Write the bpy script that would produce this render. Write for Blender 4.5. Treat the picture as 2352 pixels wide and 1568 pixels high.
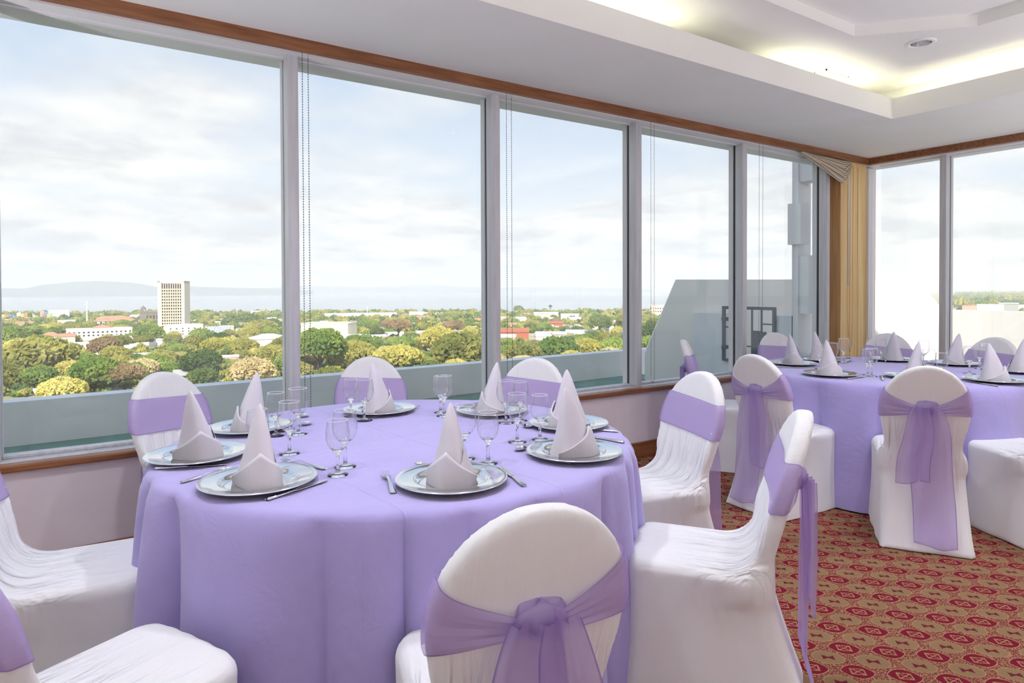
import bpy, bmesh, math, random
import numpy as np
from mathutils import Vector, Matrix

for o in list(bpy.data.objects):
    bpy.data.objects.remove(o, do_unlink=True)
scene = bpy.context.scene
COL = scene.collection
R = math.radians
random.seed(7)
RNG = np.random.default_rng(11)

# ------------------------------------------------------------------ camera
EYE = 1.32
FPX, YAW, PITCH, ROLL, PPY = 1481.69, R(33.81), R(-0.8285), R(-0.2158), 686.93
def cam_basis():
    f0 = Vector((math.sin(YAW), math.cos(YAW), 0)); r0 = Vector((math.cos(YAW), -math.sin(YAW), 0)); u0 = Vector((0, 0, 1))
    f = f0*math.cos(PITCH)+u0*math.sin(PITCH); u = u0*math.cos(PITCH)-f0*math.sin(PITCH)
    r = r0*math.cos(ROLL)+u*math.sin(ROLL); u2 = u*math.cos(ROLL)-r0*math.sin(ROLL)
    return f, r, u2
CF, CR, CU = cam_basis()
cam_data = bpy.data.cameras.new('camera'); cam = bpy.data.objects.new('camera', cam_data); COL.objects.link(cam)
cam_data.sensor_width = 36.0; cam_data.lens = FPX/2352*36.0
cam_data.shift_y = -(784-PPY)/2352
cam_data.clip_start = 0.05; cam_data.clip_end = 60000
cam.matrix_world = Matrix(((CR.x, CU.x, -CF.x, 0), (CR.y, CU.y, -CF.y, 0), (CR.z, CU.z, -CF.z, EYE), (0, 0, 0, 1)))
scene.camera = cam
def ray(x, y):
    return CF + CR*((x-1176)/FPX) + CU*((PPY-y)/FPX)
def at_z(x, y, z):
    d = ray(x, y); t = (z-EYE)/d.z
    return Vector((d.x*t, d.y*t, z))

# ------------------------------------------------------------------ view and light
scene.view_settings.view_transform = 'Standard'
scene.view_settings.look = 'None'
scene.view_settings.gamma = 1.0
scene.view_settings.use_curve_mapping = False
scene.view_settings.exposure = 0.0
cy = scene.cycles
cy.max_bounces = 8; cy.diffuse_bounces = 4; cy.glossy_bounces = 3; cy.transmission_bounces = 7
cy.use_adaptive_sampling = True; cy.adaptive_threshold = 0.04
cy.transparent_max_bounces = 16; cy.volume_bounces = 1
cy.sample_clamp_indirect = 6.0; cy.blur_glossy = 0.5
cy.caustics_refractive = True; cy.caustics_reflective = False
cy.use_denoising = True; cy.use_light_tree = False

def N(nt, kind, **kw):
    n = nt.nodes.new(kind)
    for k, v in kw.items():
        if k.startswith('i_'):
            key = k[2:]
            n.inputs[int(key) if key.isdigit() else key.replace('_', ' ')].default_value = v
        else:
            setattr(n, k, v)
    return n
def L(nt, a, b): nt.links.new(a, b)
def math_n(nt, op, a, b=None, c=None, clamp=False):
    n = nt.nodes.new('ShaderNodeMath'); n.operation = op; n.use_clamp = clamp
    for i, v in enumerate((a, b, c)):
        if v is None: continue
        if isinstance(v, (int, float)): n.inputs[i].default_value = v
        else: nt.links.new(v, n.inputs[i])
    return n.outputs[0]
def mixc(nt, fac, a, b):
    n = nt.nodes.new('ShaderNodeMix'); n.data_type = 'RGBA'
    for i, v in ((0, fac), (6, a), (7, b)):
        if isinstance(v, (int, float)): n.inputs[i].default_value = v
        elif isinstance(v, (tuple, list)): n.inputs[i].default_value = tuple(v)+((1,) if len(v) == 3 else ())
        else: nt.links.new(v, n.inputs[i])
    return n.outputs[2]
def ramp(nt, fac, stops):
    n = nt.nodes.new('ShaderNodeValToRGB'); e = n.color_ramp.elements
    while len(e) < len(stops): e.new(0.5)
    for k, (pos, c) in enumerate(stops):
        e[k].position = pos; e[k].color = tuple(c)+((1,) if len(c) == 3 else ())
    nt.links.new(fac, n.inputs[0]); return n.outputs[0]

world = bpy.data.worlds.new('sky'); scene.world = world; world.use_nodes = True
nt = world.node_tree; nt.nodes.clear()
SKY_STRENGTH = 1.20
tc = N(nt, 'ShaderNodeTexCoord'); sep = N(nt, 'ShaderNodeSeparateXYZ'); L(nt, tc.outputs['Generated'], sep.inputs[0])
zc = math_n(nt, 'MAXIMUM', sep.outputs[2], 0.0)
base = ramp(nt, zc, [(0.0, (0.78, 0.82, 0.90)), (0.12, (0.71, 0.78, 0.90)), (0.30, (0.55, 0.655, 0.83)), (0.9, (0.36, 0.52, 0.82))])
# cloud layer: direction projected on a plane overhead
den = math_n(nt, 'ADD', zc, 0.16)
cx_ = math_n(nt, 'DIVIDE', sep.outputs[0], den); cy_ = math_n(nt, 'DIVIDE', sep.outputs[1], den)
comb = N(nt, 'ShaderNodeCombineXYZ'); L(nt, cx_, comb.inputs[0]); L(nt, cy_, comb.inputs[1])
cl1 = N(nt, 'ShaderNodeTexNoise', i_Scale=.62, i_Detail=4.5, i_Roughness=0.52); L(nt, comb.outputs[0], cl1.inputs['Vector'])
cover = ramp(nt, zc, [(0.0, (.60,)*3), (0.14, (.58,)*3), (0.21, (.50,)*3), (0.30, (.43,)*3), (1.0, (.42,)*3)])
thick = math_n(nt, 'SUBTRACT', math_n(nt, 'ADD', cl1.outputs[0], cover), 0.93)
mask = math_n(nt, 'MULTIPLY', thick, 7.5, clamp=True)
cl2 = N(nt, 'ShaderNodeTexNoise', i_Scale=1.9, i_Detail=4.0, i_Roughness=0.55); L(nt, comb.outputs[0], cl2.inputs['Vector'])
shade = ramp(nt, cl2.outputs[0], [(0.36, (0.69, 0.70, 0.76)), (0.50, (0.84, 0.84, 0.87)), (0.62, (.94, .93, .93))])
skyc = mixc(nt, mask, base, shade)
gnd = mixc(nt, math_n(nt, 'GREATER_THAN', sep.outputs[2], -0.01), (0.34, 0.36, 0.30), skyc)
bg = N(nt, 'ShaderNodeBackground', i_Strength=SKY_STRENGTH); L(nt, gnd, bg.inputs[0])
L(nt, bg.outputs[0], N(nt, 'ShaderNodeOutputWorld').inputs[0])

sun_d = bpy.data.lights.new('sun', 'SUN'); sun = bpy.data.objects.new('sun', sun_d); COL.objects.link(sun)
sun_d.energy = 6.0; sun_d.angle = R(1.0); sun_d.color = (1.0, 0.95, 0.86)
sd = Vector((0.45*math.cos(R(36)), 0.893*math.cos(R(36)), -math.sin(R(36))))
sun.rotation_euler = sd.to_track_quat('-Z', 'Y').to_euler(); sun.location = (-20, -26, 40)
COVE_STRENGTH = 13.0
FILL_SPOT_WATTS = 22.0
FILL_UPLIGHT_WATTS = 58.0

# ------------------------------------------------------------------ materials
MATS = {}
def pmat(name, col, rough=0.6, metal=0.0, spec=0.5, **kw):
    m = bpy.data.materials.new(name); m.use_nodes = True; b = m.node_tree.nodes['Principled BSDF']
    b.inputs['Base Color'].default_value = tuple(col)+(1,); b.inputs['Roughness'].default_value = rough
    b.inputs['Metallic'].default_value = metal; b.inputs['Specular IOR Level'].default_value = spec
    for k, v in kw.items(): b.inputs[k.replace('_', ' ')].default_value = v
    MATS[name] = m; return m
def noise_col(m, c1, c2, scale, detail=4, coord='Object', stretch=(1, 1, 1), bump=0.0, bump_scale=None, dist=0.01, lo=0.35, hi=0.65):
    nt = m.node_tree; b = nt.nodes['Principled BSDF']
    tc = N(nt, 'ShaderNodeTexCoord'); mp = N(nt, 'ShaderNodeMapping'); mp.inputs['Scale'].default_value = stretch
    L(nt, tc.outputs[coord], mp.inputs[0])
    n = N(nt, 'ShaderNodeTexNoise', i_Scale=scale, i_Detail=detail); L(nt, mp.outputs[0], n.inputs['Vector'])
    L(nt, ramp(nt, n.outputs[0], [(lo, c1), (hi, c2)]), b.inputs['Base Color'])
    if bump:
        n2 = N(nt, 'ShaderNodeTexNoise', i_Scale=bump_scale or scale, i_Detail=3.0); L(nt, mp.outputs[0], n2.inputs['Vector'])
        bp = N(nt, 'ShaderNodeBump', i_Strength=bump, i_Distance=dist); L(nt, n2.outputs[0], bp.inputs['Height']); L(nt, bp.outputs[0], b.inputs['Normal'])
    return m

noise_col(pmat('ceiling_paint', (.80, .78, .76), .9, spec=.2), (.84, .835, .80), (.88, .875, .845), 1.3, bump=.05, bump_scale=60, dist=.002)
noise_col(pmat('wall_paint', (.66, .58, .62), .85, spec=.25), (.74, .66, .70), (.80, .72, .765), 3, bump=.12, bump_scale=70, dist=.002)
pmat('white_paint', (.78, .76, .78), .45)
noise_col(pmat('wood_dark', (.30, .12, .045), .38), (.20, .07, .025), (.31, .125, .05), 3.0, stretch=(1.2, 14, 14), bump=.05, dist=.001)
noise_col(pmat('wood_light', (.62, .36, .15), .42), (.55, .29, .11), (.72, .45, .20), 2.5, stretch=(14, 14, .6), bump=.05, dist=.001)
noise_col(pmat('wood_lit', (.75, .5, .2), .45), (.76, .50, .19), (.88, .66, .32), 2.2, stretch=(16, 16, .5), bump=.05, dist=.001)  # lit face of the post, its brightness put into the colour
noise_col(pmat('aluminium', (.6, .59, .62), .45, .15), (.54, .53, .56), (.64, .63, .66), 5, stretch=(8, 8, .4))
pmat('gasket', (.05, .045, .05), .6)
pmat('steel', (.86, .86, .87), .10, 1.0)
pmat('cutlery_steel', (.78, .78, .80), .17, 1.0)
noise_col(pmat('concrete_grey', (.62, .62, .62), .9, spec=.2), (.74, .745, .75), (.84, .84, .835), 1.6, detail=8, bump=.15, bump_scale=25, dist=.004)
noise_col(pmat('concrete_cream', (.80, .77, .72), .9, spec=.2), (.87, .83, .77), (.93, .90, .85), 0.9, detail=7, stretch=(1.5, 1.5, .4), bump=.1, bump_scale=25, dist=.004)
noise_col(pmat('terrace_white', (.74, .75, .77), .9, spec=.2), (.70, .71, .73), (.78, .79, .81), 1.4, detail=7, bump=.1, bump_scale=25, dist=.004)
noise_col(pmat('deck_green', (.10, .19, .13), .7), (.13, .23, .175), (.20, .31, .24), 2.2, detail=8)
pmat('iron', (.12, .13, .16), .5, .3)
pmat('white_lamp_ring', (.82, .82, .80), .4)
pmat('reflector', (.7, .7, .72), .15, .9)
pmat('bulb', (.75, .75, .75), .25)
pmat('bead', (.10, .10, .13), .4)
pmat("white_plastic", (.9, .88, .85), .4)
pmat('stem_shadow', (.1, .1, .1), .5)

def fabric(name, col, bumpscale=420, sheen=.25, wr=.0, var=.05):
    m = pmat(name, col, .82, spec=.2); nt = m.node_tree; b = nt.nodes['Principled BSDF']
    b.inputs['Sheen Weight'].default_value = sheen; b.inputs['Sheen Roughness'].default_value = .5
    tc = N(nt, 'ShaderNodeTexCoord')
    n = N(nt, 'ShaderNodeTexNoise', i_Scale=5.0, i_Detail=4.0); L(nt, tc.outputs['Object'], n.inputs['Vector'])
    c1 = [max(0, c*(1-var)) for c in col]; c2 = [min(1, c*(1+var)) for c in col]
    L(nt, ramp(nt, n.outputs[0], [(.35, c1), (.65, c2)]), b.inputs['Base Color'])
    w = N(nt, 'ShaderNodeTexNoise', i_Scale=bumpscale, i_Detail=1.0); L(nt, tc.outputs['Object'], w.inputs['Vector'])
    bp = N(nt, 'ShaderNodeBump', i_Strength=.06, i_Distance=.001); L(nt, w.outputs[0], bp.inputs['Height'])
    L(nt, bp.outputs[0], b.inputs['Normal'])
    return m, nt, b, tc, bp

# chair cover: stretched folds where the seat meets the back
m, nt, b, tc, bp = fabric('chair_cloth', (.80, .785, .80), var=.02)
mp = N(nt, 'ShaderNodeMapping'); mp.inputs['Scale'].default_value = (26, 5, 3.2); L(nt, tc.outputs['Object'], mp.inputs[0])
wn = N(nt, 'ShaderNodeTexNoise', i_Scale=1.0, i_Detail=3.0, i_Distortion=.6); L(nt, mp.outputs[0], wn.inputs['Vector'])
sp = N(nt, 'ShaderNodeSeparateXYZ'); L(nt, tc.outputs['Object'], sp.inputs[0])
dz = math_n(nt, 'SUBTRACT', sp.outputs[2], .53); dy = math_n(nt, 'SUBTRACT', sp.outputs[1], -.10)
dd = math_n(nt, 'ADD', math_n(nt, 'MULTIPLY', math_n(nt, 'POWER', dz, 2.0), 45.0), math_n(nt, 'MULTIPLY', math_n(nt, 'POWER', dy, 2.0), 40.0))
mk = math_n(nt, 'ADD', math_n(nt, 'POWER', 2.718, math_n(nt, 'MULTIPLY', dd, -1.0)), .10)
bp2 = N(nt, 'ShaderNodeBump', i_Strength=1.0, i_Distance=.05); L(nt, math_n(nt, 'MULTIPLY', wn.outputs[0], mk), bp2.inputs['Height'])
L(nt, bp.outputs[0], bp2.inputs['Normal']); L(nt, bp2.outputs[0], b.inputs['Normal'])

# lavender tablecloth with ironed fold creases across the top
def line_dist(nt, spo, p, q, w):
    d = Vector((q[0]-p[0], q[1]-p[1])).normalized(); nx, ny = -d.y, d.x; c = nx*p[0]+ny*p[1]
    v = math_n(nt, 'SUBTRACT', math_n(nt, 'ADD', math_n(nt, 'MULTIPLY', spo.outputs[0], nx), math_n(nt, 'MULTIPLY', spo.outputs[1], ny)), c)
    e = math_n(nt, 'DIVIDE', math_n(nt, 'ABSOLUTE', v), w)
    return math_n(nt, 'SUBTRACT', 1.0, math_n(nt, 'MINIMUM', e, 1.0))
m, nt, b, tc, bp = fabric('table_cloth', (.41, .355, .68), var=.03, sheen=.3)
sp = N(nt, 'ShaderNodeSeparateXYZ'); L(nt, tc.outputs['Object'], sp.inputs[0])
h = math_n(nt, 'ADD', line_dist(nt, sp, (-.06, .377), (.093, -.776), .006), line_dist(nt, sp, (-.432, -.039), (.162, .015), .006))
h = math_n(nt, 'MAXIMUM', h, line_dist(nt, sp, (-.50, .377), (-.347, -.776), .005))
n3 = N(nt, 'ShaderNodeTexNoise', i_Scale=7.0, i_Detail=4.0, i_Distortion=1.2); L(nt, tc.outputs['Object'], n3.inputs['Vector'])
hh = math_n(nt, 'ADD', math_n(nt, 'MULTIPLY', h, .35), math_n(nt, 'MULTIPLY', n3.outputs[0], 1.0))
bp2 = N(nt, 'ShaderNodeBump', i_Strength=.55, i_Distance=.010); L(nt, hh, bp2.inputs['Height']); L(nt, bp.outputs[0], bp2.inputs['Normal']); L(nt, bp2.outputs[0], b.inputs['Normal'])

m, nt, b, tc, bp = fabric('napkin_cloth', (.66, .62, .68), var=.03)
n3 = N(nt, 'ShaderNodeTexNoise', i_Scale=22.0, i_Detail=3.0); L(nt, tc.outputs['Object'], n3.inputs['Vector'])
bp2 = N(nt, 'ShaderNodeBump', i_Strength=.35, i_Distance=.005); L(nt, n3.outputs[0], bp2.inputs['Height']); L(nt, bp.outputs[0], bp2.inputs['Normal']); L(nt, bp2.outputs[0], b.inputs['Normal'])

def organza(name, col, alpha):
    m = bpy.data.materials.new(name); m.use_nodes = True; nt = m.node_tree; nt.nodes.clear()
    d = N(nt, 'ShaderNodeBsdfDiffuse'); d.inputs[0].default_value = tuple(col)+(1,)
    t = N(nt, 'ShaderNodeBsdfTranslucent'); t.inputs[0].default_value = tuple(col)+(1,)
    g = N(nt, 'ShaderNodeBsdfGlossy', i_Roughness=.45); g.inputs[0].default_value = (.7, .62, .8, 1)
    mx = N(nt, 'ShaderNodeMixShader'); mx.inputs[0].default_value = .4; L(nt, d.outputs[0], mx.inputs[1]); L(nt, t.outputs[0], mx.inputs[2])
    mg = N(nt, 'ShaderNodeMixShader'); mg.inputs[0].default_value = .06; L(nt, mx.outputs[0], mg.inputs[1]); L(nt, g.outputs[0], mg.inputs[2])
    tr = N(nt, 'ShaderNodeBsdfTransparent'); tr.inputs[0].default_value = (.93, .88, 1, 1)
    ma = N(nt, 'ShaderNodeMixShader'); ma.inputs[0].default_value = alpha; L(nt, tr.outputs[0], ma.inputs[1]); L(nt, mg.outputs[0], ma.inputs[2])
    L(nt, ma.outputs[0], N(nt, 'ShaderNodeOutputMaterial').inputs[0]); MATS[name] = m
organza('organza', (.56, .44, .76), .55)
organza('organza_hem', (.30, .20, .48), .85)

def glass_pane():
    m = bpy.data.materials.new('window_glass'); m.use_nodes = True; nt = m.node_tree; nt.nodes.clear()
    tr = N(nt, 'ShaderNodeBsdfTransparent'); tr.inputs[0].default_value = (.97, .98, .97, 1)
    g = N(nt, 'ShaderNodeBsdfGlossy', i_Roughness=.0)
    lw = N(nt, 'ShaderNodeLayerWeight', i_Blend=.5); mx = N(nt, 'ShaderNodeMixShader')
    f = math_n(nt, 'ADD', math_n(nt, 'MULTIPLY', math_n(nt, 'POWER', lw.outputs['Facing'], 5.0), .9), .03)
    L(nt, f, mx.inputs[0]); L(nt, tr.outputs[0], mx.inputs[1]); L(nt, g.outputs[0], mx.inputs[2])
    L(nt, mx.outputs[0], N(nt, 'ShaderNodeOutputMaterial').inputs[0]); MATS['window_glass'] = m
glass_pane()
m = bpy.data.materials.new('drinking_glass'); m.use_nodes = True; nt = m.node_tree; nt.nodes.clear()
g = N(nt, 'ShaderNodeBsdfGlass', i_Roughness=.0, i_IOR=1.48); L(nt, g.outputs[0], N(nt, 'ShaderNodeOutputMaterial').inputs[0]); MATS['drinking_glass'] = m

def thin_glass(name, base, edge, tint):
    m = bpy.data.materials.new(name); m.use_nodes = True; nt = m.node_tree; nt.nodes.clear()
    tr = N(nt, 'ShaderNodeBsdfTransparent'); tr.inputs[0].default_value = tuple(tint)+(1,)
    g = N(nt, 'ShaderNodeBsdfGlossy', i_Roughness=.01); lw = N(nt, 'ShaderNodeLayerWeight', i_Blend=.5); mx = N(nt, 'ShaderNodeMixShader')
    f = math_n(nt, 'ADD', math_n(nt, 'MULTIPLY', math_n(nt, 'POWER', lw.outputs['Facing'], 2.4), edge), base)
    L(nt, f, mx.inputs[0]); L(nt, tr.outputs[0], mx.inputs[1]); L(nt, g.outputs[0], mx.inputs[2])
    L(nt, mx.outputs[0], N(nt, 'ShaderNodeOutputMaterial').inputs[0]); MATS[name] = m
pmat('glass_rim_glint', (.95, .95, .97), .08, Alpha=.8)  # white base colour stands in for bright light caught along the rims
thin_glass('thin_glass', .07, .9, (.98, .98, .99)); 
def emis(name, col, s):
    m = bpy.data.materials.new(name); m.use_nodes = True; nt = m.node_tree; nt.nodes.clear()
    e = N(nt, 'ShaderNodeEmission', i_Strength=s); e.inputs[0].default_value = tuple(col)+(1,)
    L(nt, e.outputs[0], N(nt, 'ShaderNodeOutputMaterial').inputs[0]); MATS[name] = m
emis('tube_glow', (1.0, .96, .70), COVE_STRENGTH)
emis('fill_lens_glow', (1.0, .97, .95), 14.0)
emis('fill_uplight_glow', (.96, .93, 1.0), 20.0)

def carpet():
    m = pmat('carpet', (.4, .2, .1), .95, spec=.1); nt = m.node_tree; b = nt.nodes['Principled BSDF']
    tc = N(nt, 'ShaderNodeTexCoord'); sp = N(nt, 'ShaderNodeSeparateXYZ'); L(nt, tc.outputs['Object'], sp.inputs[0])
    P = 0.149
    # axes a = (.72,-.69), b = (.69,.72) with a red medallion at (2.318, 1.278)
    X = math_n(nt, 'SUBTRACT', sp.outputs[0], 2.318); Y = math_n(nt, 'SUBTRACT', sp.outputs[1], 1.278)
    U = math_n(nt, 'DIVIDE', math_n(nt, 'ADD', math_n(nt, 'MULTIPLY', X, .715), math_n(nt, 'MULTIPLY', Y, -.699)), P)
    V = math_n(nt, 'DIVIDE', math_n(nt, 'ADD', math_n(nt, 'MULTIPLY', X, .699), math_n(nt, 'MULTIPLY', Y, .715)), P)
    jit = N(nt, 'ShaderNodeTexNoise', i_Scale=230.0, i_Detail=1.0); L(nt, tc.outputs['Object'], jit.inputs['Vector'])
    jj = math_n(nt, 'MULTIPLY', math_n(nt, 'SUBTRACT', jit.outputs[0], .5), .05)
    def cell(off):
        u = math_n(nt, 'ADD', math_n(nt, 'SUBTRACT', math_n(nt, 'FRACT', math_n(nt, 'ADD', U, .5+off)), .5), jj)
        v = math_n(nt, 'ADD', math_n(nt, 'SUBTRACT', math_n(nt, 'FRACT', math_n(nt, 'ADD', V, .5+off)), .5), jj)
        return math_n(nt, 'ABSOLUTE', u), math_n(nt, 'ABSOLUTE', v)
    au, av = cell(0.0); bu, bv = cell(0.5)
    def less(x, t): return math_n(nt, 'LESS_THAN', x, t)
    def vesica(u, v, a, bb):   # pointed oval
        return math_n(nt, 'ADD', math_n(nt, 'POWER', math_n(nt, 'DIVIDE', u, a), 1.9), math_n(nt, 'POWER', math_n(nt, 'DIVIDE', v, bb), 1.25))
    red, tan, light, dark = (.165, .008, .022), (.235, .145, .075), (.33, .18, .095), (.135, .014, .022)
    # mosaic ground
    mo = N(nt, 'ShaderNodeTexVoronoi', i_Scale=130.0); mo.feature = 'DISTANCE_TO_EDGE'; L(nt, tc.outputs['Object'], mo.inputs['Vector'])
    mo2 = N(nt, 'ShaderNodeTexNoise', i_Scale=110.0, i_Detail=2.0); L(nt, tc.outputs['Object'], mo2.inputs['Vector'])
    g = math_n(nt, 'GREATER_THAN', math_n(nt, 'ADD', mo.outputs['Distance'], math_n(nt, 'MULTIPLY', mo2.outputs[0], .35)), .27)
    col = mixc(nt, g, light, dark)
    # tan oval with a small cross
    e2 = math_n(nt, 'ADD', math_n(nt, 'POWER', math_n(nt, 'DIVIDE', bu, .35), 2.0), math_n(nt, 'POWER', math_n(nt, 'DIVIDE', bv, .255), 2.0))
    col = mixc(nt, less(e2, 1.18), col, light); col = mixc(nt, less(e2, 1.0), col, tan)
    bow = math_n(nt, 'SUBTRACT', bv, math_n(nt, 'MULTIPLY', bu, .55))
    x2 = math_n(nt, 'MULTIPLY', less(bow, .022), less(bu, .135))
    col = mixc(nt, x2, col, dark)
    # red pointed oval with a light outlined box and an X inside
    e1 = vesica(au, av, .36, .265)
    col = mixc(nt, less(e1, 1.14), col, light); col = mixc(nt, less(e1, 1.0), col, red)
    bx = math_n(nt, 'MAXIMUM', math_n(nt, 'DIVIDE', au, .165), math_n(nt, 'DIVIDE', av, .125))
    col = mixc(nt, less(bx, 1.0), col, light)
    c1 = math_n(nt, 'ABSOLUTE', math_n(nt, 'SUBTRACT', au, math_n(nt, 'MULTIPLY', av, 1.3)))
    inn = math_n(nt, 'MULTIPLY', less(bx, .80), math_n(nt, 'GREATER_THAN', c1, .022))
    col = mixc(nt, inn, col, red)
    pile = N(nt, 'ShaderNodeTexNoise', i_Scale=420.0, i_Detail=2.0); L(nt, tc.outputs['Object'], pile.inputs['Vector'])
    hue = N(nt, 'ShaderNodeHueSaturation'); L(nt, col, hue.inputs['Color'])
    L(nt, math_n(nt, 'ADD', math_n(nt, 'MULTIPLY', pile.outputs[0], .9), .55), hue.inputs['Value'])
    L(nt, hue.outputs[0], b.inputs['Base Color'])
    bp = N(nt, 'ShaderNodeBump', i_Strength=.4, i_Distance=.003); L(nt, pile.outputs[0], bp.inputs['Height']); L(nt, bp.outputs[0], b.inputs['Normal'])
carpet()

def striped():
    m = pmat('striped_fabric', (.6, .5, .4), .85, spec=.2); nt = m.node_tree; b = nt.nodes['Principled BSDF']
    uv = N(nt, 'ShaderNodeUVMap'); sp = N(nt, 'ShaderNodeSeparateXYZ'); L(nt, uv.outputs[0], sp.inputs[0])
    f = math_n(nt, 'FRACT', math_n(nt, 'MULTIPLY', sp.outputs[1], 11.0))
    L(nt, mixc(nt, math_n(nt, 'GREATER_THAN', f, .42), (.26, .20, .14), (.66, .58, .46)), b.inputs['Base Color'])
striped()

# ------------------------------------------------------------------ mesh helpers
def link(o, parent=None):
    COL.objects.link(o)
    if parent is not None: o.parent = parent
    return o
def mesh_data(name, verts, faces, mats, smooth=False, idx=None, uv=None):
    me = bpy.data.meshes.new(name); me.from_pydata([tuple(v) for v in verts], [], [tuple(int(i) for i in f) for f in faces]); me.update()
    for mm in (mats if isinstance(mats, (list, tuple)) else [mats]): me.materials.append(MATS[mm])
    if smooth: me.polygons.foreach_set('use_smooth', [True]*len(me.polygons))
    if idx is not None: me.polygons.foreach_set('material_index', idx)
    return me
def obj(name, me, parent=None, loc=None, rz=None):
    o = bpy.data.objects.new(name, me); link(o, parent)
    if loc is not None: o.location = loc
    if rz is not None: o.rotation_euler = (0, 0, rz)
    return o
def empty(name, loc=(0, 0, 0), rz=0.0):
    o = bpy.data.objects.new(name, None); link(o); o.location = loc; o.rotation_euler = (0, 0, rz); o.empty_display_size = .1
    return o
def tag(o, label, cat, group=None, kind=None):
    o['label'] = label; o['category'] = cat
    if group: o['group'] = group
    if kind: o['kind'] = kind
    return o
def struct(o, label=None):
    o['kind'] = 'structure'
    if label: o['label'] = label
    return o
class MB:
    def __init__(s): s.v = []; s.f = []; s.i = []
    def add(s, vs, fs, mi=0):
        n = len(s.v); s.v += [tuple(v) for v in vs]; s.f += [tuple(a+n for a in f) for f in fs]; s.i += [mi]*len(fs); return s
    def box(s, x0, x1, y0, y1, z0, z1, mi=0):
        vs = [(x0, y0, z0), (x1, y0, z0), (x1, y1, z0), (x0, y1, z0), (x0, y0, z1), (x1, y0, z1), (x1, y1, z1), (x0, y1, z1)]
        return s.add(vs, [(0, 3, 2, 1), (4, 5, 6, 7), (0, 1, 5, 4), (1, 2, 6, 5), (2, 3, 7, 6), (3, 0, 4, 7)], mi)
    def prism(s, poly, z0, z1, mi=0):   # poly: ccw list of (x, y)
        n = len(poly); vs = [(x, y, z0) for x, y in poly]+[(x, y, z1) for x, y in poly]
        fs = [tuple(range(n))[::-1], tuple(range(n, 2*n))]+[(k, (k+1) % n, n+(k+1) % n, n+k) for k in range(n)]
        return s.add(vs, fs, mi)
    def extrude(s, poly3, vec, mi=0):   # planar polygon of 3d points pushed along vec
        n = len(poly3); a = [Vector(q) for q in poly3]; v = Vector(vec)
        return s.add([tuple(q) for q in a]+[tuple(q+v) for q in a], [tuple(range(n))[::-1], tuple(range(n, 2*n))]+[(k, (k+1) % n, n+(k+1) % n, n+k) for k in range(n)], mi)
    def lathe(s, prof, n=32, mi=0, c=(0, 0, 0), closed=False):
        vs = []; fs = []; m = len(prof)
        for k in range(n):
            a = 2*math.pi*k/n
            for r, z in prof: vs.append((c[0]+r*math.cos(a), c[1]+r*math.sin(a), c[2]+z))
        for k in range(n):
            k2 = (k+1) % n
            for j in range(m if closed else m-1):
                j2 = (j+1) % m
                fs.append((k*m+j, k2*m+j, k2*m+j2, k*m+j2))
        return s.add(vs, fs, mi)
    def tube(s, pts, r, n=8, mi=0):
        pts = [Vector(p) for p in pts]; vs = []; fs = []
        for k, p in enumerate(pts):
            t = (pts[min(k+1, len(pts)-1)]-pts[max(k-1, 0)]).normalized()
            up = Vector((0, 0, 1)) if abs(t.z) < .9 else Vector((1, 0, 0))
            a = t.cross(up).normalized(); b = a.cross(t)
            rr = r[k] if isinstance(r, (list, tuple)) else r
            for j in range(n):
                w = 2*math.pi*j/n; vs.append(p+a*(rr*math.cos(w))+b*(rr*math.sin(w)))
        for k in range(len(pts)-1):
            for j in range(n): fs.append((k*n+j, k*n+(j+1) % n, (k+1)*n+(j+1) % n, (k+1)*n+j))
        fs.append(tuple(range(n))[::-1]); fs.append(tuple(range((len(pts)-1)*n, len(pts)*n)))
        return s.add(vs, fs, mi)
    def grid(s, P, mi=0, wrap=False):   # P: rows x cols array of points
        P = np.asarray(P); r, c = P.shape[:2]; fs = []
        for i in range(r-1):
            for j in range(c if wrap else c-1): fs.append((i*c+j, i*c+(j+1) % c, (i+1)*c+(j+1) % c, (i+1)*c+j))
        return s.add(P.reshape(-1, 3), fs, mi)
    def data(s, name, mats, smooth=False): return mesh_data(name, s.v, s.f, mats, smooth, s.i)
    def build(s, name, mats, parent=None, smooth=False, loc=None, rz=None, bevel=0.0):
        o = obj(name, s.data(name, mats, smooth), parent, loc, rz)
        if bevel:
            md = o.modifiers.new('bevel', 'BEVEL'); md.width = bevel; md.segments = 2; md.limit_method = 'ANGLE'
        return o
def copy_tree(o, parent=None):
    c = o.copy(); COL.objects.link(c); c.parent = parent
    for ch in list(o.children): copy_tree(ch, c)
    return c

# ------------------------------------------------------------------ room shell
WY, WX = 3.65, 7.056            # inner faces of the long window wall and of the end window wall
XL, YB = -3.1, -3.4             # far ends of the room behind the camera
CEIL, SILL, GT = 2.71, 0.512, 2.634
GL = 0.13                       # glass set back from the inner wall face
struct(MB().box(XL, WX+.25, YB, WY+.25, -.12, 0).build('floor', 'carpet'), 'red and tan medallion patterned carpet')
# walls under the windows, with the unseen walls behind the camera
w = struct(MB().box(XL, WX+.25, WY, WY+.25, 0, SILL).build('wall_back', 'wall_paint'), 'pale mauve plaster wall under the long window')
w2 = struct(MB().box(WX, WX+.25, YB, WY, 0, SILL).build('wall_right', 'wall_paint'), 'pale mauve plaster wall under the end window')
struct(MB().box(XL-.2, XL, YB, WY+.25, 0, SILL).box(XL-.2, XL, YB, WY+.25, GT, 3.4).build('wall_left', 'wall_paint'))  # left open at window height for the added fill windows
struct(MB().box(XL-.2, WX+.25, YB-.2, YB, 0, 3.4).build('wall_front', 'wall_paint'))
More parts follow.
